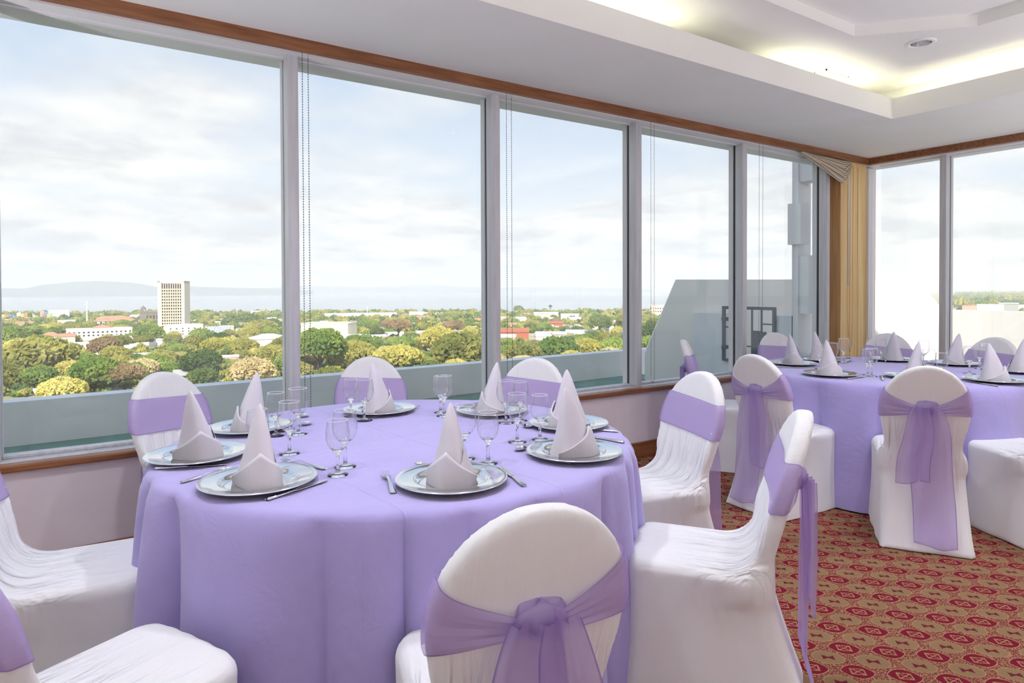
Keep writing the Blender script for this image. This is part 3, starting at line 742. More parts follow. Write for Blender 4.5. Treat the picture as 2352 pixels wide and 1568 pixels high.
def goblet(hh, rb, name):
    s = hh/.18; st = .078*s; bh = (hh-st)/.1025
    stem = [(.0005, .0), (.034*rb, .0), (.0345*rb, .002), (.020*rb, .006), (.009, .011), (.0055, .018), (.0048, st*.5), (.0062, st-.012), (.0085, st-.004), (.014*rb, st+.001), (.021*rb, st+.0075*bh), (.0185*rb, st+.0085*bh), (.0005, st+.0065*bh)]
    bowl = [(.021, .0075), (.027, .012), (.0355, .028), (.0395, .047), (.0392, .064), (.0365, .082), (.0335, .1015)]
    mb = MB().lathe(stem, 28, 0)
    mb.lathe([(r*rb, st+z*bh) for r, z in bowl], 36, 1)
    rim = [(.0335*rb+.0010*math.cos(a), hh-.001+.0010*math.sin(a)) for a in np.linspace(0, 2*math.pi, 6, endpoint=False)]
    mb.lathe(rim, 36, 2, closed=True)
    return mb.data(name, ['drinking_glass', 'thin_glass', 'glass_rim_glint'], True)
BIG, SMALL = goblet(.18, 1.0, 'water_goblet'), goblet(.168, .90, 'wine_goblet')
def knife_me():
    mb = MB(); sec = []
    pr = [(0, .0055, .003), (.004, .0085, .0045), (.04, .0082, .0042), (.085, .0060, .0036), (.094, .0052, .003), (.097, .0085, .0016), (.14, .0100, .0014), (.185, .0095, .0012), (.205, .0060, .0010), (.212, .0015, .0008)]
    P = []
    for y, wd, t in pr: P.append([(wd*math.cos(a), y, .0045+t*math.sin(a)) for a in np.linspace(0, 2*math.pi, 12, endpoint=False)])
    mb.grid(np.array(P), wrap=True); mb.f.append(tuple(range(12))); mb.i.append(0)
    return mb.data('knife', 'cutlery_steel', True)
def fork_me():
    mb = MB(); pr = [(0, .007, .0012, .002), (.004, .0095, .0015, .002), (.03, .0085, .0016, .003), (.08, .0045, .0018, .008), (.115, .0035, .002, .012), (.135, .006, .0018, .010), (.145, .0115, .0014, .007), (.155, .0122, .0013, .0045)]
    P = [[(wd*math.cos(a), y, .002+z+t*math.sin(a)) for a in np.linspace(0, 2*math.pi, 12, endpoint=False)] for y, wd, t, z in pr]
    mb.grid(np.array(P), wrap=True); mb.f.append(tuple(range(12))); mb.i.append(0)
    for k in range(4):
        x = -.0099+k*.0066
        mb.tube([(x, .153, .0067), (x, .170, .004), (x, .188, .0058), (x, .200, .010)], [.0021, .0018, .0016, .0008], 6)
    return mb.data('fork', 'cutlery_steel', True)
def spoon_me():
    mb = MB(); pr = [(0, .006, .0012, .002), (.004, .0085, .0015, .002), (.03, .0075, .0016, .003), (.07, .004, .0018, .008), (.105, .003, .002, .010), (.118, .0045, .0016, .008)]
    P = [[(wd*math.cos(a), y, .002+z+t*math.sin(a)) for a in np.linspace(0, 2*math.pi, 12, endpoint=False)] for y, wd, t, z in pr]
    mb.grid(np.array(P), wrap=True); mb.f.append(tuple(range(12))); mb.i.append(0)
    B = []
    for i in range(9):
        v = i/8*math.pi/2; row = []
        for j in range(20):
            a = 2*math.pi*j/20; row.append((.019*math.cos(v)*math.cos(a), .142+.028*math.cos(v)*math.sin(a), .010-.008*math.sin(v)))
        B.append(row)
    mb.grid(np.array(B), wrap=True)
    me = mb.data('spoon', 'cutlery_steel', True); return me
KNIFE, FORK, SPOON = knife_me(), fork_me(), spoon_me()
TZ = .7602
def settings(rows):
    for (px, py, word, nv, nrz) in rows:
        q = at_z(px, py, .775)
        o = obj('charger_plate', plate_me, None, (q.x, q.y, TZ), random.uniform(0, 6)); tag(o, 'silver charger plate '+word, 'plate', 'silver charger plates')
        e = empty('folded_napkin', (q.x, q.y, TZ+.0045), R(nrz)); c, f, g = NAPS[nv]
        obj('napkin_cone', c, e); obj('cuff', f, e); obj('inner_fold', g, e)
        tag(e, 'pale cone napkin '+word, 'napkin', 'folded cone napkins')
settings([(455, 1040, 'at the left end of the near table', 0, -60), (594, 1100, 'at the front left of the near table', 1, -75), (575, 978, 'at the back left of the near table', 2, 200),
          (872, 938, 'at the back of the near table, before the second pane', 1, 20), (1130, 940, 'at the back right of the near table', 2, 190), (1306, 970, 'at the right end of the near table', 0, 150),
          (1319, 1034, 'at the front right of the near table', 1, -20), (1037, 1097, 'at the front middle of the near table', 2, -110)])
settings([(1822, 833, 'at the left end of the far table', 0, -120), (1880, 824, 'at the back left of the far table, mostly hidden by another napkin', 1, 0), (1906, 857, 'at the front left of the far table', 2, -100),
          (2050, 824, 'at the back of the far table', 1, 80), (2098, 862, 'at the front of the far table, partly hidden by a chair back', 0, 0), (2192, 833, 'at the back right of the far table', 2, 140),
          (2285, 871, 'at the front right of the far table', 1, -40), (2340, 850, 'at the right end of the far table', 0, 30)])
def glasses(rows):
    for (px, py, z, size, word) in rows:
        q = at_z(px, py, z); me = BIG if size else SMALL
        o = obj('stemmed_glass', me, None, (q.x, q.y, TZ)); tag(o, ('taller' if size else 'smaller')+' empty stemmed glass '+word, 'glass', 'empty stemmed glasses')
glasses([(665, 1042, .76, 1, 'right of the front left napkin on the near table'), (591, 938, .93, 0, 'half hidden behind the front left napkin of the near table'),
         (685, 997, .76, 1, 'by the back left plate, in front of the nearest mullion'), (634, 1001, .76, 0, 'by the back left plate of the near table'),
         (776, 1091, .76, 0, 'in front of its pair, front left on the near table'), (793, 1072, .76, 1, 'behind its pair, front left on the near table'),
         (806, 956, .76, 0, 'left of the back plate on the near table'), (837, 966, .76, 1, 'just left of the back napkin on the near table'),
         (1020, 955, .76, 1, 'at the back of the near table, covering its smaller pair'), (1012, 947, .76, 0, 'at the back of the near table, hidden behind its taller pair'),
         (1067, 929, .94, 1, 'behind the front middle napkin of the near table'), (1121, 1064, .76, 0, 'right behind the front middle plate of the near table'),
         (1162, 971, .76, 1, 'by the back right napkin of the near table'), (1195, 966, .76, 0, 'between the back right napkin and the third pane chair'),
         (1188, 1015, .76, 1, 'left of the front right plate on the near table'), (1240, 1009, .76, 0, 'closest to the front right napkin of the near table')])
glasses([(1883, 791, .93, 0, 'behind the front left napkin of the far table, left one'), (1912, 787, .94, 1, 'behind the front left napkin of the far table, right one'), (1938, 831, .76, 1, 'before the foot of the wooden post, far table'),
         (1993, 861, .76, 0, 'left of its pair at the front of the far table'), (2002, 864, .76, 1, 'right of its pair at the front of the far table'), (2000, 780, .93, 0, 'left of the back napkin on the far table, left one'),
         (2023, 830, .76, 1, 'left of the back napkin on the far table, right one'), (2121, 782, .94, 1, 'at the back of the far table before the white terrace wall'), (2133, 803, .94, 1, 'above the front chair of the far table, left one'),
         (2164, 809, .93, 0, 'above the front chair of the far table, right one'), (2227, 858, .76, 1, 'left of the front right napkin on the far table'), (2250, 847, .76, 0, 'behind the front right napkin on the far table, left one'),
         (2265, 849, .76, 1, 'behind the front right napkin on the far table, right one')])
def cutlery(rows):
    for (kind, hx, hy, tx, ty, anchor, word) in rows:
        a, b = at_z(hx, hy, .762), at_z(tx, ty, .762); d = (b-a).normalized()
        ln = {'knife': .212, 'fork': .2, 'spoon': .17}[kind]
        p = a if anchor == 'h' else b-d*ln
        o = obj(kind, {'knife': KNIFE, 'fork': FORK, 'spoon': SPOON}[kind], None, (p.x, p.y, TZ+.0005), math.atan2(-d.x, d.y))
        tag(o, 'polished steel %s %s' % ({'knife': 'table knife', 'fork': 'dinner fork', 'spoon': 'dessert spoon'}[kind], word), kind, 'polished cutlery')
cutlery([('knife', 357, 1077, 545, 1066, 'h', 'in front of the left end plate of the near table'), ('spoon', 415, 1109, 480, 1092, 'h', 'half under the left of the front left plate, near table'),
         ('knife', 611, 1149, 771, 1097, 'h', 'in front of the front left plate of the near table'), ('fork', 747, 1078, 690, 1066, 'h', 'tucked behind the front left plate of the near table'),
         ('fork', 912, 1150, 883, 1088, 't', 'left of the front middle plate of the near table'), ('knife', 1204, 1117, 1143, 1067, 'h', 'right of the front middle plate of the near table'),
         ('spoon', 985, 1078, 957, 1067, 't', 'peeping out behind the front middle plate of the near table'), ('fork', 1352, 1073, 1208, 1041, 't', 'in front of the front right plate of the near table'),
         ('spoon', 1222, 1022, 1186, 1037, 't', 'left of the front right plate, behind the fork'), ('spoon', 1192, 969, 1216, 984, 't', 'left of the right end plate of the near table'),
         ('knife', 1434, 1017, 1395, 1010, 'h', 'behind the front right plate of the near table'), ('knife', 1419, 992, 1363, 987, 'h', 'in front of the right end plate of the near table'),
         ('fork', 925, 942, 963, 935, 't', 'right of the back plate on the near table'), ('spoon', 860, 957, 928, 947, 't', 'in front of the back plate on the near table'),
         ('spoon', 655, 990, 714, 972, 't', 'between the back left glasses of the near table, front one'), ('spoon', 660, 972, 706, 954, 't', 'between the back left glasses of the near table, rear one')])
cutlery([('knife', 1781, 843, 1840, 845, 'h', 'in front of the left end plate of the far table'), ('knife', 1945, 871, 1995, 864, 'h', 'right of the front left plate of the far table'),
         ('fork', 2030, 880, 2024, 864, 't', 'left of the front chair back on the far table'), ('knife', 2292, 887, 2240, 879, 'h', 'in front of the front right plate of the far table'),
         ('spoon', 1920, 826, 1953, 822, 't', 'at the back left of the far table before the wooden post'), ('fork', 1930, 836, 1957, 829, 't', 'at the back left of the far table, nearer the viewer')])


# ------------------------------------------------------------------ terrace outside the glass
GZ = EYE-45.0
def par_y(x): return 6.93+.0415*(x+.57)
struct(MB().box(-6, 7.28, WY+.25, 7.6, -.15, 0).build('floor_terrace', 'deck_green'), 'green painted terrace floor outside the long window')
struct(MB().box(7.28, 10.2, -8, 7.6, -.15, .0).build('floor_terrace_corner', 'concrete_cream'))
pa = MB().extrude([(-6, par_y(-6), 0), (7.6, par_y(7.6), 0), (7.6, par_y(7.6), .378), (-6, par_y(-6), .378)], (-.01, .22, 0)).build('parapet_wall', 'concrete_grey')
struct(pa, 'low grey concrete parapet along the terrace')
# building faces below the terrace
struct(MB().box(-6, 10.2, -8, 7.0, GZ, -.15).build('wall_tower_below', 'concrete_cream'))
# raised diagonal corner wall with sloped ends, and the low parapet beyond
dv = Vector((.7071, -.7071, 0)); W0 = Vector((7.0, 6.5, 0))
def wp(t, z): return tuple(W0+dv*t+Vector((0, 0, z)))
cw = MB().extrude([wp(-.28, -.1), wp(3.62, -.1), wp(3.62, 1.03), wp(3.30, 1.44), wp(.16, 1.46), wp(-.28, .40)][::-1], (.141, .141, 0)).build('corner_wall', 'concrete_cream')
struct(cw, 'raised cream corner wall with sloping ends on the terrace')
pe = W0+dv*3.62
struct(MB().box(pe.x-.03, pe.x+.2, -8, pe.y+.05, 0, 1.03).build('parapet_wall_end', 'concrete_cream'), 'sunlit cream parapet outside the end window')
# low cross wall with its gate opening
lw_ = MB().box(7.28, 7.46, 5.70, 6.24, 0, .985).box(7.28, 7.46, 4.67, 4.90, 0, .985).box(7.28, 7.46, 4.90, 5.70, 0, .35).build('cross_wall', 'terrace_white')
struct(lw_, 'low grey wall across the terrace with a gate opening')
gt = empty('iron_gate', (7.26, 5.29, .35)); tag(gt, 'dark iron grille gate with square bars in the terrace wall', 'gate')
gf = MB().box(-.02, .02, -.40, -.365, 0, .74).box(-.02, .02, .365, .40, 0, .74).box(-.02, .02, -.365, .365, .70, .74).box(-.02, .02, -.365, .365, 0, .03).build('gate_frame', 'iron', gt)
bar = MB().box(-.009, .009, -.009, .009, .03, .70).data('bar', 'iron')
for yy in (-.20, -.06, .06, .22): obj('bar', bar, gt, (0, yy, 0))
cb_ = MB().box(-.008, .008, -.079, .079, -.009, .009).data('cross_bar', 'iron')
for yy, zz in ((.30, .20), (.30, .46), (.14, .34), (.14, .56), (-.13, .42), (-.28, .24), (-.28, .52), (0, .22)): obj('cross_bar', cb_, gt, (0, yy, zz))
for zz in (.16, .54): MB().box(-.03, .03, .33, .40, zz, zz+.05).build('hinge', 'iron', gt)
MB().box(-.03, .02, -.26, -.07, .12, .42).build('lock_plate', 'iron', gt)
# white corner column with two openings, seen through the last pane
co = struct(empty('wall_column'), 'white concrete column with openings outside the last window bay')
MB().box(7.28, 7.55, 4.60, 4.68, 0, 4.0).build('outer_post', 'white_paint', co)
MB().box(7.28, 7.55, 4.24, 4.39, 0, 4.0).build('inner_post', 'white_paint', co)
MB().box(7.30, 7.52, 4.39, 4.60, 0, .52).build('panel', 'white_paint', co)
MB().box(7.30, 7.52, 4.39, 4.60, 1.02, 1.72).build('panel', 'white_paint', co)
MB().box(7.30, 7.52, 4.39, 4.60, 2.62, 4.0).build('panel', 'white_paint', co)
MB().box(7.22, 7.40, 4.53, 4.70, 1.86, 2.36).build('block', 'white_paint', co)

# ------------------------------------------------------------------ land, lake and far shore
pmat('lake_water', (.42, .44, .47), .22, spec=.5)
noise_col(pmat('ground', (.3, .3, .15), 1.0, spec=.1), (.30, .31, .13), (.66, .57, .42), .02, detail=8)
pmat('hills', (.14, .17, .16), 1.0, spec=.0)
def sector(name, mat, r0, r1, z, a0=-62, a1=62, n=24, wob=0):
    vs = []; fs = []
    for k in range(n+1):
        a = YAW+R(a0+(a1-a0)*k/n); rr = r1+wob*math.sin(k*2.3)
        vs += [(r0*math.sin(a), r0*math.cos(a), z), (rr*math.sin(a), rr*math.cos(a), z)]
    for k in range(n): fs.append((2*k, 2*k+1, 2*k+3, 2*k+2))
    return struct(MB().add(vs, [f[::-1] for f in fs]).build(name, mat))
sector('ground_land', 'ground', 12, 1330, GZ, -75, 28, 40, 30)['label'] = 'flat land of the town below'
sector('ground_land_east', 'ground', 12, 9000, GZ, 27, 75, 20)['label'] = 'flat land of the town to the right'
sector('lake', 'lake_water', 1100, 12500, GZ-.8, -75, 29, 30)['label'] = 'pale grey lake reaching to the horizon'
def far_hills(name, prof, dist, label, base_y=None):
    top = []; bot = []
    for (x, y) in prof:
        d = ray(x, y); hd = Vector((d.x, d.y, 0)); t = dist/hd.length
        top.append(Vector((d.x*t, d.y*t, EYE+d.z*t))); bot.append(Vector((d.x*t, d.y*t, GZ)))
    n = len(top); back = [Vector((v.x*1.25, v.y*1.25, GZ)) for v in top]
    front = [Vector((v.x*.94, v.y*.94, GZ)) for v in top]
    vs = front+top+back; fs = []
    for k in range(n-1): fs += [(k, k+1, n+k+1, n+k), (n+k, n+k+1, 2*n+k+1, 2*n+k)]
    o = MB().add([tuple(v) for v in vs], fs).build(name, 'hills', smooth=True); struct(o, label); return o
far_hills('hills_far', [(-300, 668), (-120, 664), (0, 662), (60, 662), (98, 654), (130, 651), (167, 647), (226, 645), (292, 648), (321, 651), (360, 659), (425, 657), (476, 659), (560, 661), (655, 663), (720, 668)], 7600, 'hazy blue mountain ridge across the lake')
far_hills('hills_farther', [(560, 664), (698, 656), (850, 659), (940, 656), (997, 654), (1060, 658), (1130, 661), (1250, 659), (1380, 661), (1500, 664)], 11500, 'faint far hills on the lake horizon')

# ------------------------------------------------------------------ trees
def leaf_mat(name, c1, c2):
    m = pmat(name, c1, .9, spec=.15); nt = m.node_tree; b = nt.nodes['Principled BSDF']
    tc = N(nt, 'ShaderNodeTexCoord'); n = N(nt, 'ShaderNodeTexNoise', i_Scale=.55, i_Detail=5.0); L(nt, tc.outputs['Object'], n.inputs['Vector'])
    oi = N(nt, 'ShaderNodeObjectInfo'); f = math_n(nt, 'ADD', n.outputs[0], math_n(nt, 'MULTIPLY', math_n(nt, 'SUBTRACT', oi.outputs['Random'], .5), .3))
    L(nt, ramp(nt, f, [(.33, c1), (.66, c2)]), b.inputs['Base Color'])
leaf_mat('leaf_olive', (.15, .165, .035), (.36, .33, .085)); leaf_mat('leaf_green', (.10, .165, .03), (.27, .34, .07))
leaf_mat('leaf_dark', (.065, .105, .03), (.17, .22, .06)); leaf_mat('leaf_yellow', (.36, .33, .06), (.60, .52, .15))
leaf_mat('leaf_tan', (.42, .32, .14), (.66, .53, .28)); leaf_mat('leaf_brown', (.22, .15, .075), (.40, .28, .15))
pmat('bark', (.16, .12, .09), .95)
ICO_V = None
def ico():
    bm = bmesh.new(); bmesh.ops.create_icosphere(bm, subdivisions=1, radius=1); v = np.array([q.co[:] for q in bm.verts]); f = [tuple(q.index for q in g.verts) for g in bm.faces]; bm.free(); return v, f
IV, IF = ico()
OV = np.array([(1, 0, 0), (-1, 0, 0), (0, 1, 0), (0, -1, 0), (0, 0, 1), (0, 0, -1)], float); OF = [(0, 2, 4), (2, 1, 4), (1, 3, 4), (3, 0, 4), (2, 0, 5), (1, 2, 5), (3, 1, 5), (0, 3, 5)]
def crown_arrays(seed, shape, n, clump):
    """unit crown about radius 1, flat-ish base; clumps scattered over a lobed shell"""
    rg = np.random.default_rng(seed); V = []; F = []
    lobes = rg.normal(size=(13, 3)); lobes[:, 2] = np.abs(lobes[:, 2]); lobes /= np.linalg.norm(lobes, axis=1)[:, None]
    for k in range(n):
        d = rg.normal(size=3); d /= np.linalg.norm(d)
        if d[2] < -.35: d[2] *= -1
        dm = np.sort(lobes@d)[::-1]; lob = .70+.30*min(1, max(0, float(dm[0])-.60)/.35)
        rr = lob*rg.uniform(.55, 1.0)**.5; c = d*rr*np.array(shape)
        s = clump*rg.uniform(.5, 1.3); q, _ = np.linalg.qr(rg.normal(size=(3, 3)))
        v = (OV*(1+rg.uniform(-.35, .35, (6, 1)))*s*np.array((1, 1, .5)))@q
        o = len(V)*6; V.append(v+c); F += [(a+o, b+o, cc+o) for a, b, cc in OF]
    return np.concatenate(V), F
CROWNS = []
for k, (shape, n, cl) in enumerate([((1, 1, .70), 1500, .085), ((1, 1, .8), 1500, .09), ((1, 1, .48), 1300, .085), ((1, 1, 1.0), 1200, .10)]):
    CROWNS.append(crown_arrays(20+k, shape, n, cl))
crown_cache = {}
def crown_data(kind, mat):
    if kind not in crown_cache:
        v, f = CROWNS[kind]; crown_cache[kind] = mesh_data('crown', v, f, mat, False)
    return crown_cache[kind]
mb = MB().tube([(0, 0, 0), (.02, 0, .5), (0, .02, 1.0)], [.06, .045, .03], 7)
for a in range(5):
    w = a*1.26; mb.tube([(0, 0, .55), (.25*math.cos(w), .25*math.sin(w), .85), (.5*math.cos(w), .5*math.sin(w), 1.05)], [.028, .02, .01], 5)
TRUNK = mb.data('trunk', 'bark', True)
def horizon_y(x): return 670.0-.0037*x
TREES = []
def tree(x, dist, hgt, rad, kind, mat, label, group=None, name='broadleaf_tree', px=None, parts=True):
    """x pixel column, dist metres along the view axis"""
    d = ray(x, horizon_y(x)); p = Vector((d.x*dist, d.y*dist, GZ))
    e = empty(name, tuple(p), random.uniform(0, 6.28))
    zs = {0: .70, 1: .8, 2: .48, 3: 1.0}[kind]; ch = rad*zs
    o = obj('crown', crown_data(kind, mat), e, (0, 0, hgt-ch*.98)); o.scale = (rad, rad, rad); o.material_slots[0].link = 'OBJECT'; o.material_slots[0].material = MATS[mat]
    if parts:
        t = obj('trunk', TRUNK, e); t.scale = (max(4, hgt-ch)*1.0,)*2+(max(2.0, hgt-ch*.95),)
    tag(e, label, 'tree', group); TREES.append((p.x, p.y, rad)); return e
def tpx(x, yt, yb, hw, kind, mat, label, group=None, name='broadleaf_tree'):
    """tree whose top, foot and half width are read in the photograph"""
    dist = 45.0*FPX/(yb-horizon_y(x)); k = dist/FPX
    return tree(x, dist, (yb-yt)*k, hw*k, kind, mat, label, group, name)
tpx(85, 776, 876, 84, 0, 'leaf_olive', 'huge spreading olive green tree at the left edge of the window view')
tpx(238, 772, 836, 36, 1, 'leaf_brown', 'round brownish tree left of the tall tower, behind green trees')
tpx(396, 767, 806, 21, 1, 'leaf_olive', 'small round tree in front of the white block under the tower')
tpx(461, 804, 868, 48, 0, 'leaf_dark', 'dark green domed tree below the white block')
tpx(352, 814, 866, 44, 0, 'leaf_green', 'broad green tree above the left covered chair')
tpx(222, 822, 905, 58, 0, 'leaf_green', 'large light green tree above and left of the left covered chair')
tpx(140, 868, 925, 54, 0, 'leaf_yellow', 'bright yellow-green tree low at the left, just over the parapet')
tpx(300, 832, 884, 34, 1, 'leaf_green', 'medium green tree directly above the left covered chair')
tpx(578, 822, 900, 52, 0, 'leaf_tan', 'pale straw coloured tree left of the nearest mullion')
tpx(613, 822, 886, 8, 3, 'leaf_yellow', 'slender yellow columnar tree left of the nearest mullion', name='columnar_tree')
tpx(503, 763, 800, 28, 1, 'leaf_dark', 'dark tree beside the striped blue roof')
tpx(525, 772, 806, 24, 1, 'leaf_yellow', 'small bright yellow-green tree right of the striped blue roof')
tpx(560, 778, 822, 36, 0, 'leaf_olive', 'olive tree mass behind the pale straw coloured tree')
tpx(622, 792, 842, 42, 0, 'leaf_olive', 'wide olive tree beside the nearest mullion')
tpx(735, 752, 880, 58, 1, 'leaf_green', 'tall lush green tree right of the nearest mullion')
tpx(808, 783, 870, 62, 0, 'leaf_olive', 'hazy dull olive tree behind the chair by the second pane')
tpx(912, 794, 872, 60, 2, 'leaf_yellow', 'layered yellow-green tree right of the chair by the second pane')
tpx(1008, 751, 815, 46, 0, 'leaf_yellow', 'bright yellow tree crown in the middle of the second pane')
tpx(1062, 764, 856, 78, 0, 'leaf_olive', 'massive olive tree left of the second mullion')
tpx(915, 733, 786, 32, 2, 'leaf_brown', 'sparse brown tree behind the green ones in the second pane')
tpx(1040, 737, 772, 32, 2, 'leaf_brown', 'dark brown low tree left of the second mullion, far off')
tpx(950, 764, 792, 17, 1, 'leaf_dark', 'small dark round tree below the brown tree in the second pane')
tpx(866, 752, 782, 17, 1, 'leaf_dark', 'small dark tree beside the big beige box building')
tpx(1205, 786, 850, 46, 0, 'leaf_olive', 'olive tree right of the second mullion, above the parapet')
tpx(1280, 772, 842, 54, 1, 'leaf_green', 'leafy green tree in the middle of the third pane')
tpx(1345, 777, 838, 40, 0, 'leaf_yellow', 'yellow-green tree in the third pane, right of the leafy one')
tpx(1415, 776, 832, 48, 0, 'leaf_green', 'green tree left of the third mullion')
tpx(1378, 722, 772, 28, 1, 'leaf_dark', 'dark tree beyond the pale roofs of the third pane')
tpx(1442, 719, 764, 28, 1, 'leaf_olive', 'olive brown tree left of the third mullion, far off')
tpx(1505, 736, 792, 34, 1, 'leaf_dark', 'dark tree just left of the sloping terrace wall')
tpx(1495, 772, 830, 30, 0, 'leaf_green', 'green tree low beside the sloping terrace wall')
tpx(1190, 701, 716, 12, 1, 'leaf_dark', 'small dark tree standing out against the lake, third pane')
tpx(1264, 700, 716, 4, 3, 'leaf_dark', 'tiny pointed conifer against the lake, third pane', name='conifer_tree')
tpx(30, 748, 800, 40, 0, 'leaf_green', 'green tree behind the huge olive tree at the left')
tpx(170, 742, 772, 30, 2, 'leaf_olive', 'low olive tree left of the long white buildings')
tpx(340, 745, 790, 34, 0, 'leaf_green', 'green tree at the foot of the tall tower, left side')
tpx(560, 722, 745, 52, 2, 'leaf_dark', 'dark flat treetops on the shore right of the tower')
tpx(600, 735, 765, 40, 0, 'leaf_olive', 'olive trees clump beyond the pale roof by the nearest mullion')

# ------------------------------------------------------------------ buildings of the town
for nm, c in (('b_white', (.80, .78, .75)), ('b_cream', (.78, .70, .58)), ('b_pink', (.66, .45, .38)), ('b_tower', (.80, .58, .34)), ('b_grey', (.50, .48, .47)), ('roof_red', (.45, .15, .09)), ('roof_grey', (.55, .54, .55)), ('roof_white', (.78, .77, .76)), ('roof_blue', (.38, .41, .52)), ('roof_terracotta', (.55, .28, .18)), ('dark_window', (.045, .025, .02)), ('stone_old', (.24, .20, .18)), ('mast_white', (.75, .75, .76))):
    pmat(nm, c, .85, spec=.2)
BL = []
def place(x, dist):
    d = ray(x, horizon_y(x)); return Vector((d.x*dist, d.y*dist, GZ)), math.atan2(-d.x, d.y)
def building(x0, x1, ytop, dist, label, wall='b_white', roof='roof_white', rtype='flat', deep=None, turn=0.0, wins=None, cat='building', group=None, name='town_building', yroof=None):
    """axis-aligned in its own frame: front (-y) faces the viewer; sizes from pixel extents at that distance"""
    xm = (x0+x1)/2; p, rz = place(xm, dist); k = dist/FPX
    wd = (x1-x0)*k; ht = EYE+(horizon_y(xm)-ytop)*k-GZ; dp = deep or wd*.6
    e = empty(name, (p.x, p.y, GZ), rz+R(turn))
    MB().box(-wd/2, wd/2, 0, dp, 0, ht).build('wall', wall, e)
    if rtype == 'flat':
        MB().box(-wd/2-.3, wd/2+.3, -.3, dp+.3, ht, ht+.7).build('roof', roof, e)
    elif rtype == 'gable':
        rh = (yroof or 4)*k
        MB().extrude([(-wd/2-.6, -.8, ht), (-wd/2-.6, dp/2, ht+rh), (-wd/2-.6, dp+.8, ht)], (wd+1.2, 0, 0)).build('roof', roof, e)
    elif rtype == 'hip':
        rh = (yroof or 4)*k; a = wd/2+.8; b = dp/2+.8; c = max(0.1, a-b*.9)
        MB().add([(-a, dp/2-b, ht), (a, dp/2-b, ht), (a, dp/2+b, ht), (-a, dp/2+b, ht), (-c, dp/2, ht+rh), (c, dp/2, ht+rh)], [(3, 2, 1, 0), (0, 1, 5, 4), (1, 2, 5), (2, 3, 4, 5), (3, 0, 4)]).build('roof', roof, e)
    if wins:
        nx, nz, ww, wh = wins
        me = MB().box(-ww/2, ww/2, -.25, .1, -wh/2, wh/2).data('window', 'dark_window')
        for i in range(nx):
            for j in range(nz): obj('window', me, e, (-wd/2+wd*(i+.5)/nx, 0, ht*.30+(ht*.58)*(j+.5)/nz))
    tag(e, label, cat, group); BL.append((p.x, p.y, max(wd, dp)*.6)); return e, wd, ht, dp
# the tall tower
p, rz = place(393, 680); k = 680/FPX; TW = empty('office_tower', (p.x, p.y, GZ), rz-R(13))
tag(TW, 'tall cream office tower with a grid of narrow dark windows', 'building'); BL.append((p.x, p.y, 22))
tw, th = 25.0, EYE+(668.5-645)*k-GZ
MB().box(-tw/2, tw/2, 0, tw, 0, th-1.2).build('body', 'b_tower', TW)
MB().box(-tw/2-.4, -tw/2+3.2, -.9, tw+.4, 0, th).build('corner_pier', 'b_cream', TW); MB().box(tw/2-2.4, tw/2+.4, -.9, tw+.4, 0, th).build('corner_pier', 'b_cream', TW)
MB().box(-tw/2-.4, tw/2+.4, -.9, tw+.4, th-2.4, th).build('parapet', 'b_cream', TW)
pier = MB().box(-.36, .36, -.7, 0, 0, th-2.4).data('fin', 'b_cream'); slab = MB().box(-tw/2+3.2, tw/2-2.4, -.45, 0, 0, 1.3).data('spandrel', 'b_tower')
wme = MB().box(-.7, .7, -.12, .1, 0, 2.1).data('window', 'dark_window'); wtall = MB().box(-.7, .7, -.12, .1, 0, 5.2).data('window_tall', 'dark_window')
x0, x1 = -tw/2+3.2, tw/2-2.4; st = (x1-x0)/9
for i in range(10): obj('fin', pier, TW, (x0+i*st, 0, 0))
zz = th-8.4
for i in range(9): obj('window', wtall, TW, (x0+(i+.5)*st, 0, zz))
for j in range(1, 15):
    z = th-8.4-j*3.15
    if z < 2: break
    obj('spandrel', slab, TW, (0, 0, z+2.1))
    for i in range(9): obj('window', wme, TW, (x0+(i+.5)*st, 0, z))
MB().tube([(3, 6, th), (3, 6, th+9)], .25, 6).build('antenna', 'mast_white', TW)
e, wd, ht, dp = building(388, 463, 747, 600, 'plain white block with three rows of small windows below the tower', 'b_white', 'roof_white', turn=12, deep=18, wins=(6, 3, 1.2, .9))
# hall with a ribbed sloping roof
p, rz = place(490, 615); k = 615/FPX; e = empty('ribbed_hall', (p.x, p.y, GZ), rz-R(8)); tag(e, 'hall with a steep ribbed blue grey roof beside the white block', 'building'); BL.append((p.x, p.y, 14))
wd = 56*k; zt = EYE+(668-751)*k-GZ; MB().box(-wd/2, wd/2, 4, 20, 0, zt*.4).build('wall', 'b_white', e)
MB().extrude([(-wd/2, 1, zt*.3), (wd/2, 1, zt*.3), (wd/2+2, 14, zt), (-wd/2+2, 14, zt)], (0, .6, -.6)).build('roof', 'roof_blue', e)
rib = MB().extrude([(-.35, 1, zt*.3+.1), (.35, 1, zt*.3+.1), (2.35, 14, zt+.1), (1.65, 14, zt+.1)], (0, -.35, .4)).data('rib', 'roof_white')
for i in range(9): obj('rib', rib, e, (-wd/2+(i+.5)*wd/9, 0, 0))
